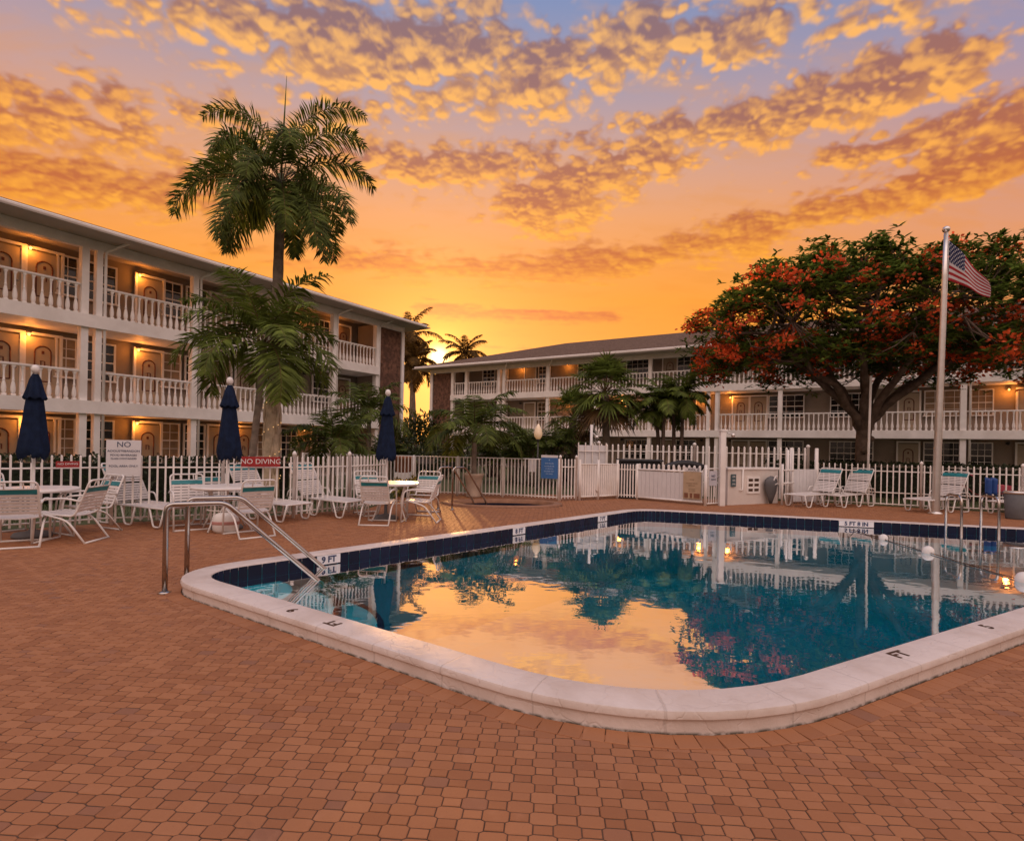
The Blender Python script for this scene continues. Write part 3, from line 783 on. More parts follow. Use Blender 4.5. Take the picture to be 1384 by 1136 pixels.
for i, z in enumerate(FL):
    window(Rw, -6.2, z, 1.1); door(Rw, -4.9, z, motif=False); wall_lamp(Rw, -3.2, z, i == 2, 1.0); door(Rw, -2.4, z, motif=False); window(Rw, -1.2, z, .9)
    wall_lamp(Rw, .75, z, i != 0, .9); window(Rw, 2.2, z, 1.2); door(Rw, 3.4, z, motif=False)
    wall_lamp(Rw, 5.0, z, i == 1, .8); window(Rw, 6.0, z, 1.5, cols=4); door(Rw, 8.2, z); window(Rw, 9.3, z, 1.2, lit=(i == 1)); wall_lamp(Rw, 10.3, z, i == 1, 1.3)
    wall_lamp(Rw, 12.0, z, i == 1, 1.0); door(Rw, 12.6, z); door(Rw, 13.6, z); window(Rw, 15.1, z, 1.8, cols=4); 
    window(Rw, 18.4, z, 2.0, cols=6); door(Rw, 21.0, z); window(Rw, 22.5, z, 1.6, lit=(i == 1), cols=4); window(Rw, 24.0, z, .8, lit=(i == 1))
    wall_lamp(Rw, 25.0, z, i >= 1, 1.3); door(Rw, 25.8, z, motif=False); window(Rw, 27.1, z, 1.3, lit=(i == 1), cols=4); door(Rw, 29.0, z); window(Rw, 30.6, z, 1.5)
for x in (-3.60, .14, 11.66, 23.3): downspout(Rw, x, -.12, 7.66, .05)
# ================================================================ PLANTS
Z3 = Vector((0, 0, 1))
def leaflet(mb, p, d, wd, L, w, droop, mi=0):
    a = p; m = p + d * L * .5 - Z3 * (droop * L * .12); t = p + d * L - Z3 * (droop * L * .5)
    h = wd * (w / 2)
    mb.add([a - h * .45, a + h * .45, m + h, m - h, t], [(0, 1, 2, 3), (3, 2, 4)], mi)
def frond(mb, base, az, e0, L, droop, ll, n=44, w=.04, rg=random, plum=.25, ldroop=.5, mi=0, power=1.3, twist=0.0, stem=.016, mis=1):
    N = 14; p = Vector(base); pts = [p.copy()]; tans = []
    for i in range(N):
        t = (i + .5) / N; e = e0 - droop * t ** power; a = az + twist * t
        T = Vector((math.cos(a) * math.cos(e), math.sin(a) * math.cos(e), math.sin(e))); tans.append(T); p = p + T * (L / N); pts.append(p.copy())
    mb.tube(pts, [stem * (1 - .8 * i / N) for i in range(N + 1)], 4, mis, cap=False)
    for k in range(n):
        t = .16 + .84 * (k + rg.random() * .5) / n; f = min(N - 1e-3, t * N); i = int(f); q = pts[i] + (pts[i + 1] - pts[i]) * (f - i); T = tans[i]
        S = T.cross(Z3); S = S.normalized() if S.length > .05 else Vector((-math.sin(az), math.cos(az), 0)); U = S.cross(T)
        l = ll * max(.25, math.sin(math.pi * (.16 + .80 * t)) ** .75) * rg.uniform(.85, 1.1)
        for sg in (-1, 1):
            d = (S * sg * rg.uniform(.75, 1.0) + T * rg.uniform(.45, .7) + U * rg.uniform(-plum * .7, plum * 1.3)).normalized()
            leaflet(mb, q, d, T.cross(d).cross(d).normalized() * 1.0 if False else (T - d * T.dot(d)).normalized(), l, w, ldroop * rg.uniform(.6, 1.4), mi)
def fan_leaf(mb, base, az, el, pl, R, rg, n=24, mi=0):
    D = Vector((math.cos(az) * math.cos(el), math.sin(az) * math.cos(el), math.sin(el)))
    mid = Vector(base) + D * pl * .5 + Z3 * .05; c = Vector(base) + D * pl
    mb.tube([base, mid, c], [.014, .011, .008], 4, 1, cap=False)
    D2 = (D - Z3 * .35).normalized(); S = D2.cross(Z3).normalized(); U = S.cross(D2)
    for k in range(n):
        a = RAD(-125 + 250 * (k + .5) / n); d = (D2 * math.cos(a) + S * math.sin(a) + U * (.22 * abs(math.sin(a)) + rg.uniform(-.06, .06))).normalized()
        leaflet(mb, c, d, (S * math.cos(a) - D2 * math.sin(a)).normalized(), R * (1 - .12 * abs(math.sin(a))) * rg.uniform(.88, 1.05), R * .085, rg.uniform(.4, 1.0), mi)
def trunk_mb(p0, p1, r0, r1, bend=(0, 0), n=14, rings=24, flare=1.0, rg=random, ringed=.05):
    mb = MB(); pts = []; rs = []
    for i in range(rings + 1):
        t = i / rings; q = Vector(p0).lerp(Vector(p1), t); s_ = math.sin(math.pi * t); q += Vector((bend[0] * s_, bend[1] * s_, 0)); pts.append(q)
        r = r0 + (r1 - r0) * t; r *= 1 + (flare - 1) * max(0, 1 - t * 6) ** 2; rs.append(r * (1 + ringed * (1 if i % 2 else -1) * .5 + rg.uniform(-.02, .02)))
    mb.tube(pts, rs, n); return mb
def pinnate_palm(name, label, base, h, r0, r1, specs, L, ll, bark, seed, cat='palm tree', group=None, w=.045, n=44, plum=.25, ld=.5, lean=(0, 0), bend=(0, 0), shaft=0.0, flare=1.4, mats=None, tr=True, stem=.016, power=1.3):
    rg = random.Random(seed); t = thing(name, label, cat, base, 0, group)
    top = Vector((lean[0], lean[1], h))
    if tr: trunk_mb((0, 0, -.05), top, r0, r1, bend, flare=flare, rg=rg, n=12).build('trunk', bark, t)
    if shaft:
        s_ = MB(); s_.lathe([(r1 * 1.0, -.05), (r1 * 1.25, .1 * shaft), (r1 * 1.15, .5 * shaft), (r1 * .6, shaft)], 10, top); s_.build('crownshaft', mat('crownshaft_green', (.10, .11, .035), .5, .2, 4), t); top = top + Vector((0, 0, shaft * .8))
    mb = MB()
    for (az, e0, dr, k) in specs:
        frond(mb, top + Vector((math.cos(az), math.sin(az), 0)) * r1 * .5, az + rg.uniform(-.08, .08), e0, L * k * rg.uniform(.94, 1.06), dr, ll * rg.uniform(.9, 1.1), n, w, rg, plum, ld, 0, power, stem=stem, twist=rg.uniform(-.15, .15))
    mb.build('crown', mats or [LEAF, LEAF2], t); return t
def ring_specs(n, e_lo, e_hi, d_lo, d_hi, seed, k=(.85, 1.1)):
    rg = random.Random(seed); out = []
    for i in range(n):
        u = i / max(1, n - 1); az = i * 2.39996 + rg.uniform(-.2, .2)
        out.append((az, e_hi + (e_lo - e_hi) * u, d_lo + (d_hi - d_lo) * u + rg.uniform(-.1, .1), rg.uniform(*k)))
    return out
R_ = RAD
# tall palm: fronds of the photograph (azimuth 0 = to the right, 90 = away, 180 = left)
tall = [(R_(184), R_(82), R_(122), 1.42), (R_(2), R_(84), R_(114), 1.46), (R_(172), R_(62), R_(124), 1.02), (R_(-6), R_(64), R_(122), 1.16), (R_(8), R_(40), R_(108), 1.16),
        (R_(192), R_(26), R_(112), 1.10), (R_(206), R_(2), R_(88), 1.18), (R_(-20), R_(-2), R_(86), 1.18), (R_(-60), R_(50), R_(135), .95), (R_(-120), R_(44), R_(135), .95),
        (R_(90), R_(50), R_(120), .95), (R_(60), R_(20), R_(105), 1.0), (R_(130), R_(15), R_(100), 1.0), (R_(-100), R_(-15), R_(74), 1.0), (R_(-68), R_(-30), R_(58), 1.05), (R_(236), R_(-34), R_(52), 1.08), (R_(-40), R_(-30), R_(58), 1.12), (R_(160), R_(-24), R_(64), 1.10),
        (R_(-90), R_(15), R_(110), .9), (R_(200), R_(-44), R_(42), 1.05), (R_(-12), R_(-46), R_(40), 1.05), (R_(100), R_(-20), R_(64), 1.0), (R_(40), R_(-34), R_(52), 1.0)]
bT = at(367, 13.6)
pinnate_palm('foxtail_palm', 'tall palm with bushy drooping fronds rising above the left wing roof', bT, 7.3, .15, .115, tall, 2.25, .60, BARK, 11, lean=(.10, 0), w=.040, n=120, plum=.85, ld=.9, shaft=.85, flare=1.15, power=1.75, group='palms by the left wing')
tp = bpy.data.objects['foxtail_palm']
mb = MB(); mb.tube([(.10, 0, 8.0), (.15, 0, 9.3), (.19, .02, 10.6)], [.03, .022, .004], 6); mb.build('spear_leaf', LEAF, tp)
# shaggy old leaf bases on its lower trunk, wound with string lights
mb = MB(); rg = random.Random(4)
for k in range(26):
    a = rg.uniform(0, 6.28); z = rg.uniform(.5, 2.6); r = .175
    mb.tube(arc((math.cos(a) * r, math.sin(a) * r, z), (math.cos(a) * (r + .04), math.sin(a) * (r + .04), z + .4), (math.cos(a + .6) * r * .95, math.sin(a + .6) * r * .95, z + .8), 5), [.02, .035, .035, .03, .02, .01], 5)
mb.lathe([(.20, 0), (.18, .6), (.19, 1.3), (.175, 2.0), (.18, 2.6), (.14, 3.0)], 14, wob=lambda k, j: 1 + .09 * math.sin(k * 2.1 + j * 1.7)); mb.build('leaf_base_wrap', BARKP, tp)
SB_ = mat('string_bulb', (1, .7, .4), .4, emit=(1, .55, .2), estr=.8)
for k in range(40):
    a = k * .55; z = .6 + k * .06; r = .215; mb = MB(); mb.lathe([(.004, -.014), (.015, 0), (.004, .014)], 6, (math.cos(a) * r, math.sin(a) * r, z)); mb.build('string_light', SB_, tp)
# shorter palm in front of it
mid = ring_specs(20, R_(-5), R_(82), R_(80), R_(112), 5)
pinnate_palm('christmas_palm', 'shorter green palm in front of the tallest palm, thin grey trunk, wide arching crown', at(335, 12.5), 3.35, .085, .07, mid, 2.15, .68, BARK, 21, lean=(.26, .1), w=.050, n=56, mats=[LEAFL, LEAF2], plum=.45, ld=.7, shaft=.5, group='palms by the left wing')
pinnate_palm('christmas_palm', 'small young palm in front of the ground-floor gallery, left of the far navy umbrella', at(450, 15.0), 1.15, .07, .06, ring_specs(15, R_(15), R_(80), R_(70), R_(105), 8), 1.55, .5, BARK, 22, w=.05, n=34, plum=.3, ld=.8, shaft=.35, group='palms by the left wing')
pinnate_palm('christmas_palm', 'dark palm between the left wing stone panel and the small young palm', at(498, 21.0), 2.3, .10, .08, ring_specs(17, R_(0), R_(80), R_(75), R_(110), 9), 2.0, .6, BARK, 23, w=.055, n=36, plum=.3, ld=.8, shaft=.4, group='palms by the left wing')
# dark shrubbery between the wings
def bush(name, label, base, rx, ry, h, seed, nl=900, leaf=.16, m=None, group=None, cat='shrub'):
    rg = random.Random(seed); t = thing(name, label, cat, base, 0, group); mb = MB(); st = MB()
    lob = [(rg.uniform(-.55, .55) * rx, rg.uniform(-.5, .5) * ry, h * rg.uniform(.35, .72), rg.uniform(.42, .62)) for _ in range(9)]
    for (x, y, z, s_) in lob: st.tube([(x * .2, y * .2, 0), (x * .6, y * .6, z * .6), (x, y, z)], [.05, .035, .015], 5)
    for k in range(nl):
        lx, ly, lz, s_ = rg.choice(lob); v = Vector((rg.gauss(0, 1), rg.gauss(0, 1), rg.gauss(0, 1))).normalized() * (rg.random() ** .35)
        p = Vector((lx + v.x * rx * s_, ly + v.y * ry * s_, max(.05, lz + v.z * h * s_ * .62)))
        d = (v + Vector((rg.uniform(-.7, .7), rg.uniform(-.7, .7), rg.uniform(-.5, .8)))).normalized(); s2 = d.cross(Vector((rg.uniform(-1, 1), rg.uniform(-1, 1), 1))).normalized()
        leaflet(mb, p, d, s2, leaf * rg.uniform(.7, 1.5), leaf * .38, rg.uniform(.1, .6))
    st.build('stem', BARKT, t); mb.build('foliage', m or LEAFD, t); return t
GB = 'dark shrubs between the two wings'
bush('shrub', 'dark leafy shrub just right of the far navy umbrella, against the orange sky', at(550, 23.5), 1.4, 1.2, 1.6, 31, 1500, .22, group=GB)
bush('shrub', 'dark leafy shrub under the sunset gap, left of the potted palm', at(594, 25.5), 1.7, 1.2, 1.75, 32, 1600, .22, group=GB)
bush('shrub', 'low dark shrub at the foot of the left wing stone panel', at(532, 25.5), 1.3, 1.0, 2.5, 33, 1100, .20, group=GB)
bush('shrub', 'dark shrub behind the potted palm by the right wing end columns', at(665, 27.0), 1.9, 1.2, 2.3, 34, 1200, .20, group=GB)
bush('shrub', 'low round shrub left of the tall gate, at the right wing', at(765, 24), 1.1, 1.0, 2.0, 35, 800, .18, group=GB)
def areca(label, base, h, n, seed, L, group=None, name='areca_palm'):
    rg = random.Random(seed); t = thing(name, label, 'palm', base, 0, group); st = MB(); mb = MB()
    for k in range(n):
        a = rg.uniform(0, 6.28); r = rg.uniform(.1, .6); p = Vector((math.cos(a) * r, math.sin(a) * r, 0)); hh = h * rg.uniform(.25, .6)
        st.tube([p, p * 1.25 + Z3 * hh], [.035, .022], 5)
        for j in range(4): frond(mb, p * 1.25 + Z3 * hh, a + rg.uniform(-1.6, 1.6), rg.uniform(R_(45), R_(82)), L * rg.uniform(.8, 1.15), rg.uniform(R_(70), R_(115)), .42, 26, .045, rg, .2, .7, stem=.012)
    st.build('stem', BARK, t); mb.build('crown', [LEAF, LEAF2], t); return t
GA = 'clumping palms before the right wing'
areca('bushy clump of palms behind the globe lamp, deep green and rust', at(728, 21.5), 2.7, 15, 41, 1.7, GA)
areca('bushy dark palm clump left of the globe lamp, by the potted palm', at(692, 23.0), 2.3, 12, 42, 1.6, GA)
areca('dark low palm clump behind the far navy umbrella', at(520, 22.0), 1.6, 8, 44, 1.1, GA)
# potted palm
PB = at(641, 16.0)
pot = thing('planter', 'tall pale urn planter holding a palm at the white fence', 'planter', PB)
mb = MB(); mb.lathe([(.20, 0), (.22, .04), (.19, .10), (.22, .35), (.27, .60), (.30, .64), (.30, .69), (.25, .69), (.24, .62)], 20); mb.build('pot', mat('pale_pot', (.52, .40, .31), .7, .12, 6), pot)
pinnate_palm('potted_palm', 'arching palm growing in the tall pale planter by the spa', PB + Vector((0, 0, .62)), 1.0, .085, .065, ring_specs(15, R_(15), R_(82), R_(80), R_(115), 12), 1.9, .62, BARK, 24, w=.05, n=40, plum=.2, ld=.9, shaft=.3, flare=1.9, cat='palm')
# fan palms
def fan_palm(label, base, h, r, R, n, seed, lean=(0, 0)):
    rg = random.Random(seed); t = thing('fan_palm', label, 'palm tree', base, 0, 'fan palms before the right wing'); top = Vector((lean[0], lean[1], h))
    trunk_mb((0, 0, -.05), top, r, r * .85, flare=1.2, rg=rg, n=12).build('trunk', BARK, t); mb = MB(); sk = MB()
    for k in range(n):
        u = k / (n - 1); el = R_(85) - R_(135) * u; fan_leaf(mb, top + Vector((0, 0, .15 - .3 * u)), k * 2.39996, el, R * rg.uniform(.5, .7), R * rg.uniform(.50, .62), rg, 22, 0 if u < .85 else 1)
    mb.build('crown', [LEAFL, LEAF2], t); return t
fan_palm('round-headed fan palm with a single brown trunk, left of the triple-stemmed palm', at(822, 20), 3.45, .15, 1.50, 48, 51, (-.15, 0))
fan_palm('smaller dark fan palm half hidden behind the round-headed fan palm', at(772, 22.5), 2.7, .12, 1.35, 34, 52, (.05, 0))
tri = thing('multi_trunk_palm', 'three-stemmed palm with curving drooping fronds before the right wing', 'palm tree', at(896, 20)); rg = random.Random(61); mb = MB()
for (x, y, h, n, L) in ((0, 0, 3.15, 20, 1.55), (.42, .25, 2.95, 14, 1.35), (.66, -.05, 3.35, 16, 1.4), (-.2, .3, 2.8, 10, 1.3)):
    trunk_mb((x * .8, y, -.05), (x, y, h), .085, .06, (rg.uniform(-.1, .1), 0), rg=rg, n=9, rings=16).build('trunk', BARKT, tri)
    for (az, e0, dr, k) in ring_specs(n, R_(10), R_(86), R_(70), R_(118), int(h * 100)): frond(mb, (x, y, h), az, e0, L * k, dr, .42, 34, .055, rg, .15, .9, stem=.014)
mb.build('crown', [LEAFL, LEAF2], tri)
# coconut palms far beyond the gap
GC = 'coconut palms on the sunset skyline'
def coco(label, base, h, seed, L, lean): pinnate_palm('coconut_palm', label, base, h, .20, .13, ring_specs(20, R_(-35), R_(80), R_(70), R_(95), seed), L, .85, BARK, seed, group=GC, w=.11, n=40, plum=.2, ld=1.1, lean=lean, bend=(lean[0] * -.3, 0), flare=1.6, stem=.07, mats=[LEAFC, LEAFC])
coco('coconut palm rising beyond the shingled roof, right of the sun', at(633, 66), 12.6, 71, 3.7, (-.6, 0))
coco('tallest coconut palm beside the left wing eave, left of the sun', at(560, 56), 12.6, 72, 3.5, (-.8, 0))
coco('lower coconut palm in the gap between the wings, fronds against the sun', at(554, 52), 9.4, 73, 3.0, (.1, 0))
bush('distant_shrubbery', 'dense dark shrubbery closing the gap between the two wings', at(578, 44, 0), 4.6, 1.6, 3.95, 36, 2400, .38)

# ---------------------------------------------------------------- flame tree
def flame_tree():
    base = at(1167, 19.4); rg = random.Random(17)
    t = thing('flame_tree', 'spreading flame tree with red-orange blossom and a gnarled forked trunk', 'tree', base)
    C0 = Vector((.45, 0, 0)); RX, RY = 6.55, 4.3
    def top(r): return 5.2 + 3.0 * math.sqrt(max(0, 1 - r ** 2.8))
    def low(r): return 4.45 - .55 * r ** 1.5
    mbk = MB(); nodes = []
    tr = [(0, 0, -.1), (.03, .02, .7), (-.04, .03, 1.5), (0.02, .02, 2.3)]
    mbk.tube([Vector(p) for p in tr], [.36, .25, .21, .24], 12)
    for (x, y, z, r) in ((.22, -.14, .95, .15), (-.12, -.20, 1.6, .14), (-.2, -.16, .5, .12), (.14, -.2, 2.0, .13)): mbk.lathe([(.02, -r), (r * .8, -r * .5), (r, 0), (r * .8, r * .5), (.02, r)], 10, (x * .8, y, z))
    mains = [((-.55, -.1, 3.4), (-2.4, -.5, 4.9), (-4.4, -.8, 5.6)), ((-.35, .2, 3.6), (-1.3, 1.1, 5.4), (-2.5, 2.2, 7.0)), ((.25, -.35, 3.6), (.9, -1.5, 5.3), (1.2, -2.9, 6.6)),
             ((.55, 0, 3.3), (2.3, -.3, 4.9), (4.7, -.5, 5.9)), ((.45, .3, 3.5), (1.9, 1.5, 5.6), (3.6, 2.2, 7.1)), ((-.1, -.3, 3.7), (-.8, -1.3, 5.5), (-2.2, -2.6, 6.6)), ((.1, .1, 3.7), (.3, .4, 5.8), (.6, .7, 7.7)),
             ((.35, -.2, 3.4), (2.2, -1.4, 4.8), (3.6, -2.5, 5.8)), ((-.5, .0, 3.5), (-2.9, .6, 5.6), (-5.0, .9, 6.2))]
    for i, (a, b, c) in enumerate(mains):
        P0 = Vector((0.02, .02, 2.2)); pts = []
        A, B, Cc = Vector(a), Vector(b), Vector(c)
        for k in range(13):
            u = k / 12; q = P0 * (1 - u) ** 3 + A * 3 * u * (1 - u) ** 2 + B * 3 * u * u * (1 - u) + Cc * u ** 3
            q += Vector((rg.uniform(-.10, .10), rg.uniform(-.10, .10), rg.uniform(-.08, .08))) * (1 if k else 0); pts.append(q)
        mbk.tube(pts, [.135 * (1 - u / 12) + .035 for u in range(13)], 8); nodes += pts[5:]
    # sub limbs
    subs = []
    for k in range(90):
        a = rg.uniform(0, 6.283); r = math.sqrt(rg.random()) * .92; x = C0.x + RX * r * math.cos(a); y = RY * r * math.sin(a)
        z = low(r) + (top(r) - low(r)) * rg.uniform(.25, .85); tgt = Vector((x, y, z)); nb = min(nodes, key=lambda q: (q - tgt).length + max(0, q.z - tgt.z) * 2)
        m_ = nb.lerp(tgt, .5) + Vector((rg.uniform(-.2, .2), rg.uniform(-.2, .2), -.15)); pts = arc(nb, m_, tgt, 6); subs.append(pts)
        mbk.tube(pts, [.075 - .009 * j for j in range(7)], 5, cap=False)
    sn = [p for q in subs for p in q[2:]]
    lf = MB(); fl = MB(); tw = mbk
    def rosette(mb, p, n, L, up):
        for k in range(n):
            a = rg.uniform(0, 6.283); d = Vector((math.cos(a), math.sin(a), rg.uniform(-.25, .65) + up)).normalized(); s2 = d.cross(Z3).normalized() if abs(d.z) < .98 else Vector((1, 0, 0))
            leaflet(mb, p, d, s2, L * rg.uniform(.7, 1.25), L * .34, rg.uniform(.1, .7))
    nC = 1180
    for k in range(nC):
        a = k * 2.39996 + rg.uniform(-.2, .2); r = math.sqrt((k + .5) / nC) * rg.uniform(.93, 1.02); ragged = 1 + .05 * math.sin(a * 5 + 1) + .04 * math.sin(a * 11)
        x = C0.x + RX * r * math.cos(a) * ragged; y = RY * r * math.sin(a) * ragged; u = rg.random(); shell = rg.random()
        zt, zl = top(min(r, 1)), low(min(r, 1)); bump_ = .35 * math.sin(x * 1.7 + y) + .25 * math.sin(x * 3.1 - y * 2)
        if shell < .46: z = zt + bump_ - abs(rg.gauss(0, .28))
        elif shell < .88: z = zl + abs(rg.gauss(0, .55)) + (.25 if r > .8 else .55)
        else: z = zl + (zt - zl) * u
        p = Vector((x, y, z)); nb = min(sn, key=lambda q: (q - p).length_squared)
        tw.tube([nb, nb.lerp(p, .5) + Vector((rg.uniform(-.12, .12), rg.uniform(-.12, .12), -.08)), p], [.026, .018, .008], 4, cap=False)
        for q in range(rg.randint(5, 8)):
            rosette(lf, p + Vector((rg.gauss(0, .26), rg.gauss(0, .26), rg.gauss(0, .13))), rg.randint(6, 9), .27, .1)
        pf = .22 if z < 6.0 else (.10 if z < 7.2 else .05)
        if y < 0: pf += .05
        if x < -4 and z < 6: pf += .2
        if rg.random() < pf:
            for cl in range(rg.randint(1, 3)):
                o = p + Vector((rg.gauss(0, .24), rg.gauss(0, .24) - .12, rg.gauss(.06, .12)))
                for q in range(rg.randint(26, 40)):
                    v = Vector((rg.gauss(0, .14), rg.gauss(0, .14), rg.gauss(0, .09))); d = (v + Vector((rg.uniform(-.1, .1), rg.uniform(-.1, .1), .1))).normalized()
                    s2 = d.cross(Vector((rg.uniform(-1, 1), 1, rg.uniform(-1, 1)))).normalized(); leaflet(fl, o + v, d, s2, .12, .085, .4)
    mbk.build('trunk', BARKT, t); lf.build('crown', LEAFT, t); fl.build('blossom', FLOWER, t)
flame_tree()

# ---------------------------------------------------------------- hedges, lawn
def hedge(label, a, b, h, w, seed):
    a, b = Vector(a[:2]).to_3d(), Vector(b[:2]).to_3d(); d = b - a; L = d.length; rg = random.Random(seed); t = thing('hedge', label, 'hedge', a, math.atan2(d.y, d.x), 'clipped hedges behind the fence')
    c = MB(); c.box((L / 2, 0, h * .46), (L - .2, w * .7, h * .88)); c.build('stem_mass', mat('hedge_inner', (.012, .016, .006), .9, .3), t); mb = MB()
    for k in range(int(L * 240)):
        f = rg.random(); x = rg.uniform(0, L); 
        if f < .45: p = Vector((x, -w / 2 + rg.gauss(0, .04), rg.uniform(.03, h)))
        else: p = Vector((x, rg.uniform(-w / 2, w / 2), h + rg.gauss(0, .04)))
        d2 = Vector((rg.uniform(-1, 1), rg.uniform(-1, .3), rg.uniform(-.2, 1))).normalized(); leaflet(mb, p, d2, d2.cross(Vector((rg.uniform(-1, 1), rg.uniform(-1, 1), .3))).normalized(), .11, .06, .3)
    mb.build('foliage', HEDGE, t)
hedge('long clipped hedge in front of the left wing, behind the left picket fence', (-12.2, 12.2), (-6.0, 15.0), 1.0, .8, 81)
hedge('long clipped hedge in front of the right wing, behind the right picket fence', (9.4, 20.3), (20.5, 17.2), 1.12, .9, 82)
bush('croton_shrub', 'small yellow-green shrub behind the far table, at the fence', at(549, 15.6), .42, .35, .62, 83, 220, .15, YEL)
def grass():
    mb = MB(); rg = random.Random(9)
    for k in range(9000):
        if k % 3: 
            x = rg.uniform(-11, -2.5); y = rg.uniform(9, 17)
            if y < 9.9 + (x + 6.9) * .95 + .9: continue
        else:
            x = rg.uniform(8, 19); y = rg.uniform(15, 21)
            if y < 15.2 - (x - 11) * .3 + 1.0: continue
        a = rg.uniform(0, 6.28); s_ = rg.uniform(.04, .10); d = Vector((math.cos(a) * .35, math.sin(a) * .35, 1)).normalized(); leaflet(mb, Vector((x, y, -.035)), d, Vector((-math.sin(a), math.cos(a), 0)), s_ * 1.6, .02, .5)
    o = mb.build('lawn_grass', mat('grass_blade', (.05, .085, .018), .7, .3, 3, trans=.2, island=.4)); o['kind'] = 'stuff'
grass()
# ================================================================ FENCES
def fence_run(t, pts, style, h, sp, pw, rails, post_every=None, pr=.032, pick_top=0.0, post_h=None, caps=True, base=.06, m=None):
    m = m or METAL
    for i in range(len(pts) - 1):
        a, b = Vector(pts[i][:2]).to_3d(), Vector(pts[i + 1][:2]).to_3d(); d = b - a; L = d.length; u = d / L; rz = math.atan2(d.y, d.x)
        mb = MB(); n = max(1, int(L / sp))
        for k in range(n + 1):
            p = a + u * (L * (k + .5) / (n + 1)); zt = h - rnd.uniform(0, .006)
            mb.box((p.x, p.y, (base + zt) / 2), (pw, pw, zt - base), rz)
            if style == 'picket': mb.box((p.x, p.y, zt + pw * .35), (pw, pw, pw * .7), rz, taper=.3)
        mb.build('picket_panel', m, t)
        for z in rails: mb = MB(); mb.tube([a + Z3 * z, b + Z3 * z], .017, 6); mb.build('rail', m, t)
    posts = [Vector(p[:2]).to_3d() for p in pts]
    if post_every:
        q = []
        for i in range(len(pts) - 1):
            a, b = posts[i], posts[i + 1]; n = max(1, round((b - a).length / post_every)); q += [a.lerp(b, k / n) for k in range(n)]
        posts = q + [posts[-1]]
    for p in posts:
        mb = MB(); hh = post_h or h + .04; mb.lathe([(pr, -.02), (pr, hh)] + ([(pr * 1.35, hh + .005), (pr * 1.2, hh + .05), (pr * .4, hh + .085)] if caps else []), 10, p); mb.build('post', m, t)
W0 = lambda x, y: Vector((x, y, 0))
fl = thing('picket_fence', 'white metal picket fence behind the left tables and loungers', 'fence')
fence_run(fl, [(-9.2, 7.2), (-6.96, 9.54), (-5.44, 10.32), (-4.31, 10.86), (-3.54, 11.95), (-3.05, 13.4)], 'picket', 1.20, .128, .028, (1.0, .12), 1.9)
ff = thing('railing_fence', 'flat-topped white railing fence behind the hot tub', 'fence')
fence_run(ff, [(-6.6, 17.3), (-2.95, 16.5), (-.25, 16.1), (1.33, 15.3)], 'flat', 1.14, .115, .026, (1.15, .10), 1.75, caps=False)
fm = thing('picket_fence', 'short white picket section between the blue notice and the tall gate', 'fence')
fence_run(fm, [(1.36, 15.3), (1.84, 15.55)], 'picket', 1.16, .115, .028, (.95, .12), None)
fr_ = thing('picket_fence', 'white metal picket fence behind the right loungers', 'fence')
fence_run(fr_, [(9.05, 16.3), (11.3, 15.1), (13.4, 14.35), (17.6, 13.0)], 'picket', 1.18, .145, .03, (1.0, .40, .08), 2.2)
ft = thing('picket_fence', 'taller white picket fence rising behind the pump enclosure', 'fence')
fence_run(ft, [(2.75, 17.35), (5.7, 17.1), (8.95, 16.55)], 'picket', 1.60, .175, .05, (1.42, .5), 3.0, pr=.045, m=METAL)
# pump enclosure: slatted gate, boarded front, block wall
def boards(mb, a, b, h, z0=.1, bw=.105, th=.02, gap=.006):
    d = b - a; L = d.length; rz = math.atan2(d.y, d.x); n = max(1, int(L / (bw + gap)))
    for k in range(n):
        p = a + d * (k + .5) / n; mb.box((p.x, p.y, (z0 + h) / 2), (L / n - gap, th, h - z0), rz)
ga = G(783, 676); gb = G(808, 675); gc = G(834, 673.5); gd = G(861, 675); ge = G(949, 682.5)
g = thing('gate', 'tall white slatted double gate at the pump enclosure', 'gate')
for (a, b) in ((ga, gb), (gb, gc)):
    mb = MB(); boards(mb, a, b, 1.02, .10, .055, gap=.022); mb.build('slat_panel', METAL, g)
    
    for z in (1.03, .10): mb = MB(); mb.tube([a + Z3 * z, b + Z3 * z], .022, 6); mb.build('rail', METAL, g)
mb = MB(); mb.tube([gb + Vector((-.35, -.05, .55)), gb + Vector((-.02, -.05, .22))], .014, 6); mb.build('latch_bar', ALUM, g)
for p in (ga, gb, gc): mb = MB(); mb.lathe([(.035, -.02), (.035, 1.16)], 10, p); mb.build('post', METAL, g)
scr = thing('privacy_screen', 'tall white solid screen above the slatted gate', 'screen')
sa_, sb_ = ga + Vector((.05, .9, 0)), ga + Vector((.95, 1.3, 0)); mb = MB(); boards(mb, sa_, sb_, 1.58, .08, .22); mb.build('panel', SIGNW, scr)
for k in range(5): p = sa_.lerp(sb_, k / 4); mb = MB(); mb.box((p.x, p.y - .05, .85), (.03, .03, 1.62)); mb.build('upright', METAL, scr)
mb = MB(); mb.tube([sa_ + Vector((0, -.06, 1.40)), sb_ + Vector((0, -.06, 1.40))], .02, 6); mb.build('rail', METAL, scr)
fe = thing('enclosure_fence', 'low white fence with solid board front around the pool pump', 'fence')
fence_run(fe, [gc, gd], 'picket', 1.02, .085, .034, (.88, .12), None, caps=False)
mb = MB(); boards(mb, gd, ge, .86, .10, .12); mb.build('board_panel', SIGNW, fe)
d_ = (gd - ge); rz_ = math.atan2(-d_.y, -d_.x)
mb = MB()
for k in range(13): p = gd.lerp(ge, (k + .5) / 13); mb.box((p.x, p.y + .02, .96), (.06, .03, .16), rz_); mb.box((p.x, p.y + .02, 1.055), (.06, .03, .03), rz_, taper=.4)
mb.build('picket_panel', METAL, fe)
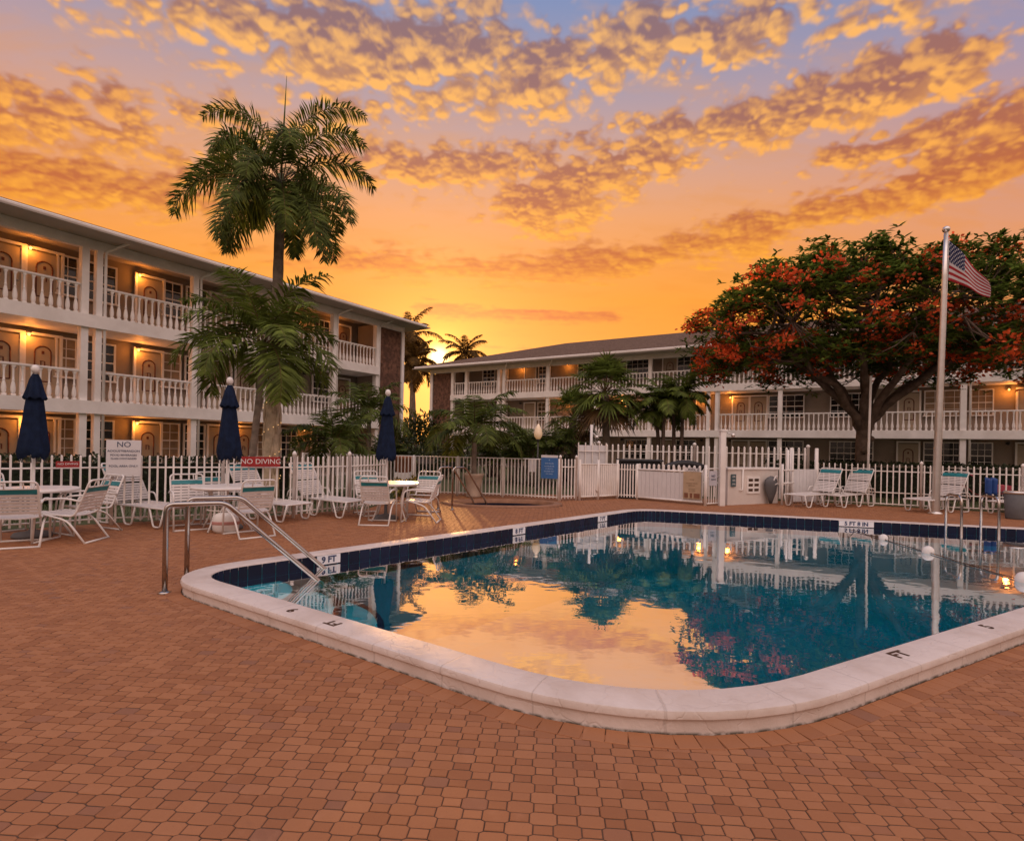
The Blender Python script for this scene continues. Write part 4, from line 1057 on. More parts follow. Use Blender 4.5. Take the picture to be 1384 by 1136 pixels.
for z in (.90, .08): mb = MB(); mb.tube([gd + Z3 * z, ge + Z3 * z], .03, 6); mb.build('rail', METAL, fe)
gf = G(953, 683.5); gg_ = G(972, 682.5)
mb = MB()
for p in (gf, ): mb.lathe([(.04, -.02), (.04, 1.1)], 10, p)
mb.build('post', METAL, fe)
ph = thing('pump_cover', 'black pump housing showing above the enclosure pickets', 'pump housing', G(846, 673.5) + Vector((.1, .30, 0)), 0)
mb = MB(); mb.box((.35, 0, .56), (1.2, .6, 1.12), ch=.04); mb.build('housing', BLACK, ph); mb = MB(); mb.box((.35, 0, 1.15), (1.3, .7, .06), ch=.02); mb.build('lid', BLACK, ph)
rb_ = thing('rolled_cover', 'black arched roll lying behind the enclosure boards', 'cover', G(935, 680) + Vector((.05, .75, 0)))
mb = MB(); mb.tube(arc((-.6, 0, .95), (-.05, 0, 1.22), (.5, 0, .98), 10), .10, 8); mb.build('roll', BLACK, rb_); mb = MB()
for x in (-.5, .4): mb.tube([(x, 0, 0), (x, 0, 1.0)], .03, 6)
mb.build('stand', DARKM, rb_)
# tan notice on the boards
def board_sign(name, label, cat, c, w, h, m, rz, rows, col, post=False, title=None, tsize=.1, tcol=None, th=.025):
    s = thing(name, label, cat, c, rz); mb = MB(); mb.box((0, 0, h / 2), (w, th, h), ch=.0); mb.build('board', m, s)
    if title: text(title, tsize, tcol or col, s, (0, -th / 2 - .002, h - tsize * .75), (RAD(90), 0, 0))
    for (z, txt, sz) in rows: text(txt, sz, col, s, (0, -th / 2 - .002, z), (RAD(90), 0, 0))
    return s
nrm = Vector((d_.y, -d_.x, 0)).normalized(); nrm = nrm if nrm.y < 0 else -nrm
c = gd.lerp(ge, .86) + nrm * .045; c.z = .16
TAN = mat('tan_sign_board', (.50, .37, .24), .6, .08)
s = board_sign('notice_board', 'tan rules board fixed low on the white enclosure boards', 'sign', c, .50, .74, TAN, rz_, [(.52, 'POOL', .05), (.42, 'SHOWER BEFORE', .04), (.36, 'ENTERING', .04), (.26, 'NO FOOD', .04), (.21, 'NO GLASS', .04)], mat('faint_lettering', (.30, .21, .13), .6, .05))
mb = MB(); mb.box((-.16, -.018, .09), (.10, .012, .12)); mb.box((-.02, -.018, .09), (.06, .012, .12)); mb.box((.14, -.018, .09), (.16, .012, .12)); mb.build('pictogram', mat('brown_pictogram', (.22, .09, .05), .6, .1), s)
c = gd.lerp(ge, .86) + nrm * .05; c.z = .955
s = thing('name_plate', 'narrow white plate with dark letters above the tan rules board', 'sign', c, rz_); mb = MB(); mb.box((0, 0, 0), (.42, .02, .09)); mb.build('board', SIGNW, s); text('POOL IS', .085, BLACK, s, (.04, -.013, 0), (RAD(90), 0, 0))
# little metal gate with pale sign
gt = thing('gate', 'narrow white metal gate with a pale notice by the block wall', 'gate'); d2 = gg_ - gf; rz2 = math.atan2(d2.y, d2.x)
mb = MB()
for k in range(6): p = gf.lerp(gg_, (k + .5) / 6); mb.box((p.x, p.y, .42), (.022, .022, .72), rz2)
for z in (.06, .78, 1.0): mb.tube([gf + Z3 * z, gg_ + Z3 * z], .018, 6)
mb.build('bar_panel', METAL, gt)
c = gf.lerp(gg_, .5) + Vector((0, -.03, .56)); mb = MB(); mb.box(tuple(c + Z3 * .18), (.30, .018, .40), rz2); nb_ = mb.build('notice', mat('pale_notice', (.55, .56, .62), .5, .05), gt)
text('NO', .09, INK, gt, tuple(c + Vector((0, -.016, .24))), (RAD(90), 0, rz2)); text('TRESPASS', .045, INK, gt, tuple(c + Vector((0, -.016, .15))), (RAD(90), 0, rz2))
pp = thing('fence_pillar', 'white square pillar with a floodlight on top at the end of the block wall', 'pillar', G(975, 683)); mb = MB(); mb.box((0, 0, 1.0), (.15, .15, 2.05), ch=.012); mb.build('shaft', TRIM, pp)
mb = MB(); mb.box((0, 0, 2.05), (.20, .20, .05)); mb.build('cap', TRIM, pp); mb = MB(); mb.tube([(.1, -.02, 1.98), (.22, -.05, 1.95)], .015, 6); mb.lathe([(.02, 0), (.05, .02), (.055, .10)], 10, (.26, -.05, 1.86)); mb.build('floodlight', ALUM, pp)
wa, wb = G(983, 682.5), G(1051, 679.5); wd = wb - wa; wr = math.atan2(wd.y, wd.x); WL = wd.length
bw = thing('block_wall', 'low white block wall with a six-hole vent beside the enclosure', 'wall', wa, wr)
mb = MB(); mb.box((WL / 2, .10, .49), (WL, .20, .98)); mb.build('wall', BLOCKW, bw); mb = MB(); mb.box((WL / 2, .10, 1.005), (WL + .06, .26, .06), ch=.01); mb.build('cap', TRIM, bw)
mb = MB()
for i in range(2):
    for j in range(3): mb.box((WL * .49 + (i - .5) * .24, .02, .40 + j * .14), (.19, .06, .075))
mb.build('vent_hole', BROWNK, bw)
mb = MB()
for i in range(3): mb.box((WL * .49 + (i - 1) * .24, -.012, .54), (.045, .03, .46))
for j in range(4): mb.box((WL * .49, -.012, .33 + j * .14), (.48, .028, .06))
mb.build('vent_grille', TRIM, bw)
mb = MB(); mb.tube([(WL * .27, -.03, .98), (WL * .27, -.03, .42), (WL * .22, -.03, .40)], .022, 6); mb.build('pipe', TRIM, bw)
s = thing('plaque', 'small dark blue plaque on the left of the low block wall', 'sign', wa + wd * .10 + Vector((0, -.03, .52)), wr); mb = MB(); mb.box((0, 0, .16), (.18, .02, .34)); mb.build('board', mat('slate_blue', (.06, .11, .13), .5, .1), s)
for k, tx in enumerate(('CPR', 'AED', 'CALL')): text(tx, .06, WHITE, s, (0, -.013, .26 - k * .1), (RAD(90), 0, 0))
hb = thing('hose_bag', 'grey teardrop-shaped bag hanging against the low block wall', 'bag', wa + wd * .80 + Vector((0, -.16, 0)), wr)
mb = MB(); mb.lathe([(.05, .02), (.11, .16), (.19, .36), (.23, .56), (.22, .68), (.12, .76), (.03, .80)], 18, wob=lambda k, j: 1 + .06 * math.sin(k * 2.2 + j)); o = mb.build('cover', GREY, hb); o.scale = (1, .55, 1)
mb = MB(); mb.tube(arc((-.05, -.1, .62), (.05, -.16, .98), (.16, -.1, .60), 8), .018, 6); mb.tube([(.16, -.1, .60), (.0, -.12, .56)], .018, 6); mb.build('strap', TRIM, hb)
rack = thing('pole_rack', 'three white upright pipes standing right of the block wall', 'pipes', G(1060, 682), wr)
for x in (-.10, .12, .32): mb = MB(); mb.tube([(x, 0, -.02), (x, 0, 1.15 if x < 0 else 1.55)], .032, 8); mb.build('pipe', TRIM, rack)
for z in (.62, .98): mb = MB(); mb.tube([(-.12, -.03, z), (.36, -.03, z)], .02, 6); mb.build('rail', TRIM, rack)
be = thing('board_fence', 'white vertical-board screen behind the left right-hand lounger', 'fence'); be['label'] = 'white vertical-board screen between the pipes and the right loungers'
mb = MB(); boards(mb, G(1070, 680.5), G(1103, 680), 1.0, .06, .12); mb.build('board_panel', SIGNW, be)
for px in (1070, 1104): mb = MB(); mb.lathe([(.05, -.02), (.05, 1.62)], 10, G(px, 680) + Vector((0, .06, 0))); mb.build('post', METAL, be)
# white posts: pipe by the tree, post by the gate
s = thing('white_pole', 'thin white pole standing against the flame tree trunk', 'pole', at(1173, 17.0)); mb = MB(); mb.tube([(0, 0, -.03), (.05, 0, 3.9)], .035, 8); mb.build('shaft', TRIM, s)
s = thing('white_pole', 'white post with a floodlight behind the slatted gate', 'pole', at(799, 17.7)); mb = MB(); mb.tube([(0, 0, -.03), (0, 0, 2.25)], .045, 8); mb.build('shaft', TRIM, s); mb = MB(); mb.lathe([(.03, 0), (.07, .03), (.075, .12)], 10, (.17, -.05, 1.78)); mb.tube([(0, 0, 2.0), (.17, -.05, 1.9)], .015, 6); mb.build('floodlight', ALUM, s)

# ---------------------------------------------------------------- signs
def fence_sign(name, label, px, y, z, w, h, m, rz, rows, col, cat='sign'):
    return board_sign(name, label, cat, at(px, y, z), w, h, m, rz, rows, col)
s = fence_sign('rules_sign', 'white pool rules sign headed NO on the left picket fence', 167.5, 9.48, .86, .50, .62, SIGNW, RAD(27), [(.54, 'NO', .13), (.43, 'AOOUSTEBANDON', .052), (.36, 'FOOD BEVERAGES', .046), (.30, 'GLASS CONTAINERS', .040), (.17, 'POOL AREA ONLY', .050)], INK)
s = fence_sign('diving_sign', 'long red NO DIVING sign on the left picket fence by the pale palm trunk', 353, 10.50, 1.02, .68, .19, RED, RAD(24), [(.095, 'NO DIVING', .135)], WHITE)
s = fence_sign('small_red_sign', 'small red sign on the left picket fence beside the near umbrella', 92, 8.92, 1.02, .30, .10, RED, RAD(44), [(.055, 'NO DIVING', .05)], WHITE)
s = fence_sign('blue_notice', 'blue notice board on the flat-topped railing fence by the hot tub', 743, 15.35, .62, .50, .60, BLUE, RAD(-26), [(.50, '*', .10), (.42, 'SPA RULES', .055), (.34, 'MAXIMUM USE', .045), (.27, '15 MINUTES', .045), (.20, 'SHOWER FIRST', .045), (.13, 'NO GLASS', .045)], mat('pale_blue_lettering', (.45, .58, .75), .6, .03))
mb = MB(); mb.box((0, 0, .62), (.50, .028, .07)); mb.build('white_header', SIGNW, s)
s = fence_sign('white_notice', 'plain white notice sheet hanging on the railing fence left of the blue notice', 719, 15.75, .78, .20, .38, SIGNW, RAD(-24), [], INK)
s = thing('letter_panel', 'grey panel hung on the railing fence behind the far table', 'panel', at(575, 16.55, .92), RAD(-10)); mb = MB(); mb.box((0, 0, .09), (.50, .02, .17)); mb.build('board', GREY, s)

# ---------------------------------------------------------------- lamp, flag
lp = thing('globe_lamp', 'garden lamp with a teardrop globe on a dark post', 'lamp post', at(727, 19.0)); mb = MB(); mb.lathe([(.06, 0), (.035, .06), (.028, .3), (.026, 1.72)], 10); mb.build('post', DARKM, lp)
mb = MB(); mb.lathe([(.05, 0), (.09, .03), (.05, .06)], 12, (0, 0, 1.72)); mb.build('collar', DARKM, lp); mb = MB(); mb.lathe([(.06, 0), (.13, .10), (.15, .20), (.12, .33), (.06, .46), (.02, .54)], 16, (0, 0, 1.76)); mb.build('globe', LENS, lp)
fp = G(1264, 694); fo = thing('flagpole', 'tall tapered aluminium flagpole standing on the deck by the right lounger', 'flagpole', fp)
mb = MB(); LN = .14; mb.tube([(LN * z / 7.2, 0, z) for z in (-.02, .01, 1.5, 3, 4.5, 6, 7.12)], [.095, .095, .088, .078, .068, .058, .048], 14); mb.build('pole', ALUM, fo)
mb = MB(); mb.lathe([(.03, -.085), (.075, -.04), (.088, .0), (.075, .05), (.02, .085)], 14, (LN, 0, 7.20)); mb.build('finial', ALUM, fo)
mb = MB(); mb.lathe([(.16, 0), (.16, .02), (.11, .05), (.10, .06)], 14); mb.build('base_collar', ALUM, fo)
mb = MB(); mb.tube([(LN + .06, -.02, 7.0), (.10, -.03, 1.3)], .006, 4); mb.build('halyard', WHITE, fo)
def flag_mat():
    m = bpy.data.materials.new('flag_cloth'); m.use_nodes = True; t = NT(m.node_tree); t.n.clear()
    uv = t.n.new('ShaderNodeUVMap'); uv.uv_map = 'UVMap'; x, y, _ = t.sep(uv.outputs[0])
    st = t.math('LESS_THAN', t.math('FRACT', t.math('MULTIPLY', t.math('MULTIPLY', y, 13.0), .5)), .5)
    c = t.mix(st, (.72, .66, .66, 1), (.46, .022, .03, 1))
    can = t.math('MULTIPLY', t.math('LESS_THAN', x, .42), t.math('GREATER_THAN', y, 6 / 13))
    sx = t.math('MULTIPLY', x, 11 / .42); sy = t.math('MULTIPLY', t.math('SUBTRACT', y, 6 / 13), 9 / (7 / 13))
    par = t.math('LESS_THAN', t.math('ABSOLUTE', t.math('SUBTRACT', t.math('FRACT', t.math('MULTIPLY', t.math('ADD', t.math('FLOOR', sx), t.math('FLOOR', sy)), .5)), .0)), .25)
    fx = t.math('SUBTRACT', t.math('FRACT', sx), .5); fy = t.math('SUBTRACT', t.math('FRACT', sy), .5)
    ang = t.math('ARCTAN2', fy, fx); rr = t.math('SQRT', t.math('ADD', t.math('MULTIPLY', fx, fx), t.math('MULTIPLY', fy, fy)))
    lim = t.math('ADD', .36, t.math('MULTIPLY', t.math('COSINE', t.math('MULTIPLY', t.math('SUBTRACT', ang, math.pi / 2), 5.0)), .12))
    star = t.math('MULTIPLY', par, t.math('LESS_THAN', rr, lim))
    c = t.mix(can, c, t.mix(star, (.020, .028, .10, 1), (.70, .68, .70, 1)))
    p = t.n.new('ShaderNodeBsdfPrincipled'); t.l.new(c, p.inputs['Base Color']); p.inputs['Roughness'].default_value = .75
    tr = t.n.new('ShaderNodeBsdfTranslucent'); t.l.new(c, tr.inputs[0]); mx = t.n.new('ShaderNodeMixShader'); mx.inputs[0].default_value = .35
    t.l.new(p.outputs[0], mx.inputs[1]); t.l.new(tr.outputs[0], mx.inputs[2]); o = t.n.new('ShaderNodeOutputMaterial'); t.l.new(mx.outputs[0], o.inputs[0]); return m
def flag():
    # hoist at the pole, fly drooping to the lower right in light wind
    nx, ny = 40, 24; V = []; UVs = []; H0 = 1.02; W0_ = 1.62
    for j in range(ny + 1):
        for i in range(nx + 1):
            u, v = i / nx, j / ny
            fold = math.sin(u * 9 + v * 2.2) * .07 * u ** .7 + math.sin(u * 4.0 - v * 1.5) * .05 * u
            X = u * W0_ * .56 - .02 * u * v; top = -(u ** 1.15) * W0_ * .68; Z = top + (v - 1) * H0 * (1 - .62 * u ** 1.1)
            V.append((X + .02 * math.sin(u * 7 + v * 3), fold, Z)); UVs.append((u, v))
    Fs = [(j * (nx + 1) + i, j * (nx + 1) + i + 1, (j + 1) * (nx + 1) + i + 1, (j + 1) * (nx + 1) + i) for j in range(ny) for i in range(nx)]
    me = bpy.data.meshes.new('flag'); me.from_pydata(V, [], Fs); uvl = me.uv_layers.new(name='UVMap')
    for l in me.loops: uvl.data[l.index].uv = UVs[l.vertex_index]
    me.materials.append(flag_mat()); me.polygons.foreach_set('use_smooth', [True] * len(Fs)); me.update()
    o = bpy.data.objects.new('flag', me); COL.objects.link(o); o.location = fp + Vector((LN + .055, -.02, 6.92)); o.rotation_euler = (0, 0, RAD(-12))
    so = o.modifiers.new('thickness', 'SOLIDIFY'); so.thickness = .004
    tag(o, 'striped flag with starred blue canton drooping from the aluminium flagpole', 'flag')
flag()

# ---------------------------------------------------------------- stainless hand rails
def pool_rail():
    A1 = G(222.5, 801); u = Vector((.895, .446, 0)); n_ = Vector((-.446, .895, 0)); t = thing('stair_handrail', 'pair of stainless steel handrails running down into the pool steps', 'handrail', (0, 0, 0)); r = .0255
    for k in (0, 1):
        a = A1 + Vector((-.13, .58, 0)) * k; tp = a + Z3 * .865; b = a + u * .52 + Z3 * .865; e = a + u * 1.52 + Z3 * (-.10); e2 = e + u * .14 + Z3 * (-.36)
        mb = MB(); mb.tube(rounded([a - Z3 * .02, tp, b, e, e2], .075, 7), r, 12); mb.build('rail', STEEL, t)
        mb = MB(); mb.lathe([(.058, 0), (.058, .008), (.034, .020), (.028, .022)], 16, a); mb.build('flange', STEEL, t)
        mb = MB(); mb.tube([e + Z3 * .02 - u * .03, e + u * .30 - Z3 * .02], .02, 8); mb.build('foot_bar', DARKM, t)
pool_rail()
def spa_rail():
    t = thing('spa_handrail', 'pair of dark steel handrails at the hot tub steps', 'handrail')
    for (b0, e0) in ((G(592, 688), G(644, 683)), (G(611, 688.5), G(664, 683))):
        d = (e0 - b0); u = d.normalized(); mb = MB()
        mb.tube(rounded([b0 - Z3 * .02, b0 + Z3 * .98, b0 + u * .42 + Z3 * .98, b0 + u * 1.15 + Z3 * .12, b0 + u * 1.2 - Z3 * .1], .12, 6), .022, 10); mb.build('rail', STEEL, t)
        mb = MB(); mb.lathe([(.05, 0), (.05, .008), (.03, .02)], 12, b0); mb.build('flange', STEEL, t)
spa_rail()
def ladder():
    t = thing('pool_ladder', 'stainless pool ladder with looped rails at the far right edge', 'ladder')
    c = G(1321, 717, CZ); e = Vector((.957, -.29, 0)); n_ = Vector((.29, .957, 0))
    for s_ in (-.28, .28):
        p = c + e * s_ + n_ * .10; mb = MB(); q = [p + n_ * .42 + Z3 * -.14, p + n_ * .42 + Z3 * .62, p - n_ * .18 + Z3 * .62, p - n_ * .20 - Z3 * .9]
        mb.tube(rounded(q, .16, 6), .022, 10); mb.build('rail', STEEL, t)
    for z in (-.35, -.62): mb = MB(); mb.box(tuple(c - n_ * .10 + Z3 * z), (.56, .10, .03), math.atan2(e.y, e.x)); mb.build('step', STEEL, t)
ladder()

# ---------------------------------------------------------------- rope with floats
r0, r1 = G(1150, 716, WZ), G(1470, 812, WZ); rp = MB(); N = 40; rpts = [G(1150, 716.5, WZ + .05)] + [r0.lerp(r1, k / N) + Vector((0, 0, .012 + .004 * math.sin(k))) for k in range(1, N + 1)]
rp.tube(rpts, .007, 6); o = rp.build('lane_rope', mat('weathered_rope', (.09, .05, .03), .9, .2)); tag(o, 'thin brown safety rope stretched across the pool at the right', 'rope')
FLO = MB(); FLO.lathe([(.012, -.085), (.06, -.07), (.092, -.03), (.10, 0), (.092, .03), (.06, .07), (.012, .085)], 18); FLO_ME = FLO.mesh('float', PLASTIC)
for (px, py, sc, lb) in ((1188, 729, .72, 'far white ball float on the pool rope'), (1247, 747, .85, 'middle white ball float on the pool rope'), (1379, 786, .95, 'nearest white ball float on the pool rope, at the picture edge')):
    o = bpy.data.objects.new('rope_float', FLO_ME); COL.objects.link(o); q = G(px, py, WZ); tt = max(0, min(1, (q - r0).dot(r1 - r0) / (r1 - r0).length_squared)); q = r0.lerp(r1, tt); o.location = q + Z3 * .03
    d = r1 - r0; o.rotation_euler = (0, RAD(90), math.atan2(d.y, d.x)); o.scale = (sc, sc, sc); tag(o, lb, 'float', 'floats on the pool rope')

# ---------------------------------------------------------------- depth marks on tile and coping
def coping_mark(txt, px, py, px2, py2, size, lab):
    a, b = G(px, py, CZ), G(px2, py2, CZ); d = b - a; o = text(txt, size, BROWNK, pool, tuple((a + b) / 2 + Z3 * .0025), (0, 0, math.atan2(d.y, d.x)), 'depth_mark', ext=.0006, bold=.004, sx=1.1)
pool_n = len(pool.children)
coping_mark('9', 412, 829, 380, 820, .125, ''); coping_mark('FT', 474, 849, 428, 835, .115, '')
coping_mark('FT', 1185, 893, 1245, 876, .13, ''); coping_mark('5', 1316, 852, 1352, 842, .13, '')
def tile_mark(txt, px, py, w, h, size):
    p = G(px, py, CZ - .06); pp_ = Vector((p.x, p.y)); i = min(range(len(POOL)), key=lambda k: (POOL[k] - pp_).length); q = POOL[i]; d = (POOL[(i + 1) % len(POOL)] - POOL[i - 1]).normalized(); n2 = Vector((d.y, -d.x)); q = q + n2 * .012
    rz = math.atan2(d.y, d.x)
    if (Vector((-math.sin(rz), math.cos(rz))).dot(n2)) > 0: rz += math.pi
    mb = MB(); mb.box((q.x, q.y, CZ - .012 - h / 2), (w, .006, h), rz); mb.build('depth_tile', SIGNW, pool)
    q2 = q + n2 * .006; text(txt, size, INK, pool, (q2.x, q2.y, CZ - .013 - h / 2), (RAD(90), 0, rz), 'depth_mark', ext=.0006, bold=.004)
tile_mark('9 FT', 441, 752, .31, .112, .105); tile_mark('8 FT', 707, 717, .31, .112, .105); tile_mark('7 FT', 818, 700, .33, .112, .105); tile_mark('5 FT 8 IN', 1153, 706, .62, .112, .108)

# ---------------------------------------------------------------- umbrellas, tables, chairs, loungers
def umbrella():
    t = thing('patio_umbrella', '', 'umbrella', (0, 0, 0), 0, 'closed navy patio umbrellas')
    mb = MB(); mb.tube([(0, 0, .06), (0, 0, 2.5)], .019, 10); mb.build('pole', FRAME, t)
    mb = MB(); mb.lathe([(.02, 0), (.05, .03), (.055, .07), (.04, .115), (.012, .13)], 14, (0, 0, 2.46)); mb.build('finial', FRAME, t)
    rg = random.Random(2)
    def wob(k, j): return 1 + (.14 + .012 * j) * math.cos(k * math.pi / 3.0) + .05 * math.sin(k * 1.7 + j * .5)
    mb = MB(); prof = [(.045, 2.44), (.07, 2.36), (.10, 2.22), (.125, 2.02), (.155, 1.80), (.185, 1.58), (.215, 1.38), (.232, 1.27), (.215, 1.20), (.12, 1.24)]
    vs = []; n = 48; fs = []
    for j, (r, z) in enumerate(prof):
        for k in range(n):
            w = 2 * math.pi * k / n; rr = r * (1.04 - .17 * abs(math.sin(w * 4 + .03 * j)) ** .6 + .06 * math.cos(w * 3 + .2 * j) + .03 * math.sin(w * 5)); zz_ = z + (.03 * math.cos(w * 8 + .4) + .02 * math.sin(w * 3) if 6 <= j <= 8 else 0); vs.append((rr * math.cos(w), rr * math.sin(w), zz_))
    for j in range(len(prof) - 1):
        for k in range(n): fs.append((j * n + k, j * n + (k + 1) % n, (j + 1) * n + (k + 1) % n, (j + 1) * n + k))
    fs.append(tuple(range(n))); mb.add(vs, fs, smooth=True); mb.build('canopy', NAVY, t).scale = (.9, .9, 1)
    mb = MB(); vs = []; fs = []; pv = [(.04, 2.452), (.078, 2.37), (.115, 2.22), (.148, 2.10), (.155, 2.075), (.13, 2.08)]
    for j, (r, z) in enumerate(pv):
        for k in range(n): w = 2 * math.pi * k / n; rr = r * (1 + (.05 + .02 * j) * math.cos(w * 8 + .2)); vs.append((rr * math.cos(w), rr * math.sin(w), z + (.018 * math.cos(w * 8) if j >= 3 else 0)))
    for j in range(len(pv) - 1):
        for k in range(n): fs.append((j * n + k, j * n + (k + 1) % n, (j + 1) * n + (k + 1) % n, (j + 1) * n + k))
    mb.add(vs, fs, smooth=True); mb.build('vent_cap', NAVY, t).scale = (.9, .9, 1)
    mb = MB()
    for k in range(8): w = k * math.pi / 4 + .2; mb.tube([(math.cos(w) * .17, math.sin(w) * .17, 1.24), (math.cos(w) * .14, math.sin(w) * .14, 1.12)], .008, 5)
    mb.build('rib_tip', DARKM, t)
    mb = MB(); mb.lathe([(.24, 0), (.25, .03), (.22, .07), (.06, .10), (.035, .12), (.032, .30)], 24); mb.build('base', GREY, t)
    return t
def table():
    t = thing('patio_table', '', 'table', (0, 0, 0), 0, 'round white patio tables')
    mb = MB(); mb.lathe([(.04, .695), (.52, .695), (.545, .70), (.555, .715), (.545, .73), (.50, .728), (.04, .728)], 36); mb.build('tabletop', mat('table_top_acrylic', (.62, .56, .52), .35, .06), t)
    mb = MB(); mb.lathe([(.545, .688), (.565, .70), (.568, .718), (.555, .734), (.545, .735)], 36); mb.build('rim', FRAME, t)
    for k in range(4):
        a = k * math.pi / 2 + .5; c, s_ = math.cos(a), math.sin(a); mb = MB(); mb.tube(rounded([(c * .40, s_ * .40, .69), (c * .30, s_ * .30, .42), (c * .32, s_ * .32, .25), (c * .46, s_ * .46, .0)], .12, 5), .016, 8); mb.build('leg', FRAME, t)
    mb = MB(); mb.tube([(.31 * math.cos(w * math.pi / 12), .31 * math.sin(w * math.pi / 12), .34) for w in range(24)], .012, 6, closed=True); mb.build('stretcher', FRAME, t)
    return t
def strap_row(mb, p0, p1, width, n, gap, th=.012, mi=0, sag=.0):
    p0, p1 = Vector(p0), Vector(p1); d = p1 - p0; L = d.length; u = d / L; nn = Vector((1, 0, 0)).cross(u)
    w = L / n - gap
    for k in range(n):
        c = p0 + d * (k + .5) / n; a = u * (w / 2); hw = Vector((width / 2, 0, 0)); vs = []; 
        for s in range(5):
            f = -1 + s * .5; dz = nn * (-sag * (1 - f * f)); 
            for q in (-1, 1): vs.append(c + hw * f + a * q + dz + nn * th * .5)
            for q in (-1, 1): vs.append(c + hw * f + a * q + dz - nn * th * .5)
        fs = []
        for s in range(4): o = s * 4; e = o + 4; fs += [(o, o + 1, e + 1, e), (o + 2, e + 2, e + 3, o + 3), (o, e, e + 2, o + 2), (o + 1, o + 3, e + 3, e + 1)]
        mb.add(vs, fs, mi)
def chair():
    t = thing('patio_chair', '', 'chair', (0, 0, 0), 0, 'white strap patio chairs'); W = .25; r = .0145     # faces +y
    SB, SF = Vector((0, -.20, .385)), Vector((0, .24, .425)); BT = Vector((0, -.40, .90))
    mb = MB(); mb.tube(rounded([(-W, .24, .425), (-W, -.20, .385), (-W, -.40, .90), (W, -.40, .90), (W, -.20, .385), (W, .24, .425)], .07, 5), r, 8); mb.tube([(-W, .24, .425), (W, .24, .425)], r, 8); mb.tube([(-W, -.36, .80), (W, -.36, .80)], r * .8, 8)
    for x in (-.10, .10): mb.tube([(x, -.36, .80), (x, -.40, .90)], r * .6, 6)
    mb.build('seat_frame', FRAME, t)
    mb = MB(); strap_row(mb, (0, -.19, .395), (0, .23, .43), W * 2, 8, .012, sag=.018); mb.build('seat', STRAP, t)
    mb = MB(); strap_row(mb, (0, -.225, .44), (0, -.335, .725), W * 2, 6, .013, sag=.012); mb.build('backrest', STRAP, t)
    mb = MB(); strap_row(mb, (0, -.335, .725), (0, -.362, .795), W * 2 + .012, 1, .004, th=.016, sag=.010); mb.build('teal_strap', TEAL, t)
    for s_ in (-1, 1):
        x = s_ * (W + .022)
        mb = MB(); mb.tube(rounded([(x, -.29, .60), (x, -.10, .645), (x, .22, .625), (x, .29, .56), (x, .33, .0)], .10, 5), r, 8); mb.build('arm', FRAME, t)
        mb = MB(); mb.tube(rounded([(x, .20, .42), (x, -.12, .33), (x, -.36, .0)], .10, 4), r, 8); mb.build('leg', FRAME, t)
    for y in (-.36, .325): mb = MB(); mb.tube([(-W - .022, y, .012), (W + .022, y, .012)], r, 8); mb.build('floor_bar', FRAME, t)
    return t
def lounger():
    t = thing('sun_lounger', '', 'sun lounger', (0, 0, 0), 0, 'white strap sun loungers'); W = .30; r = .0155     # head at -y, feet +y
    H = .36; a = RAD(58); bx, bz = -.82 * math.cos(a), .82 * math.sin(a)
    mb = MB(); mb.tube(rounded([(-W, 0, H), (-W, 1.22, H - .02), (W, 1.22, H - .02), (W, 0, H)], .06, 4), r, 8); mb.tube([(-W, -.42, H - .02), (-W, 0, H)], r, 8); mb.tube([(W, -.42, H - .02), (W, 0, H)], r, 8); mb.tube([(-W, -.42, H - .02), (W, -.42, H - .02)], r, 8); mb.build('seat_frame', FRAME, t)
    mb = MB(); mb.tube(rounded([(-W, 0, H), (-W, bx, H + bz), (W, bx, H + bz), (W, 0, H)], .05, 4), r, 8)
    for x in (-W, W): mb.tube([(x * .94, bx * .55, H + bz * .55), (x * .94, -.40, H - .01)], r * .7, 6)
    for x in (-.12, 0, .12): mb.tube([(x, bx * .93, H + bz * .93), (x, bx, H + bz)], r * .55, 6)
    mb.tube([(-W, bx * .93, H + bz * .93), (W, bx * .93, H + bz * .93)], r * .7, 6); mb.build('back_frame', FRAME, t)
    mb = MB(); strap_row(mb, (0, .03, H + .012), (0, 1.20, H - .008), W * 2, 18, .014, sag=.02); mb.build('seat', STRAP, t)
    U = lambda f: (0, bx * f, H + bz * f + .008)
    mb = MB(); strap_row(mb, U(.05), U(.47), W * 2, 7, .014, sag=.015); strap_row(mb, U(.50), U(.79), W * 2, 5, .016, sag=.012); mb.build('backrest', STRAP, t)
    mb = MB(); strap_row(mb, U(.80), U(.925), W * 2 + .014, 1, .0, th=.018, sag=.010); mb.build('teal_strap', TEAL, t)
    for y in (.30, 1.02):
        mb = MB(); mb.tube(rounded([(-W, y - .16, H - .01), (-W, y - .06, .03), (-W, y + .10, .03), (-W, y + .20, H - .015)], .05, 4), r, 8); mb.build('leg', FRAME, t)
        mb = MB(); mb.tube(rounded([(W, y - .16, H - .01), (W, y - .06, .03), (W, y + .10, .03), (W, y + .20, H - .015)], .05, 4), r, 8); mb.build('leg', FRAME, t)
    for x in (-W, W): mb = MB(); mb.tube(rounded([(x, -.40, H - .02), (x, -.44, .02), (x, -.16, .02), (x, -.10, H - .01)], .06, 4), r, 8); mb.build('leg', FRAME, t)
    for x in (-W - .05, W + .05): mb = MB(); mb.tube(rounded([(x, -.40, H + .0), (x, -.36, H + .15), (x, .05, H + .17), (x, .12, H)], .08, 4), r * .9, 8); mb.build('arm', FRAME, t)
    return t
UM, TB, CH, LG = umbrella(), table(), chair(), lounger()
used = set()
def place(src, p, rz, label):
    p = Vector((p[0], p[1], 0))
    if src.name in used: o = dup(src, p, rz, label)
    else: o = src; used.add(src.name); o.location = p; o.rotation_euler = (0, 0, rz); o['label'] = label
    return o
T1, T2, T3 = at(46, 8.25), at(309, 9.35), at(523, 10.95)
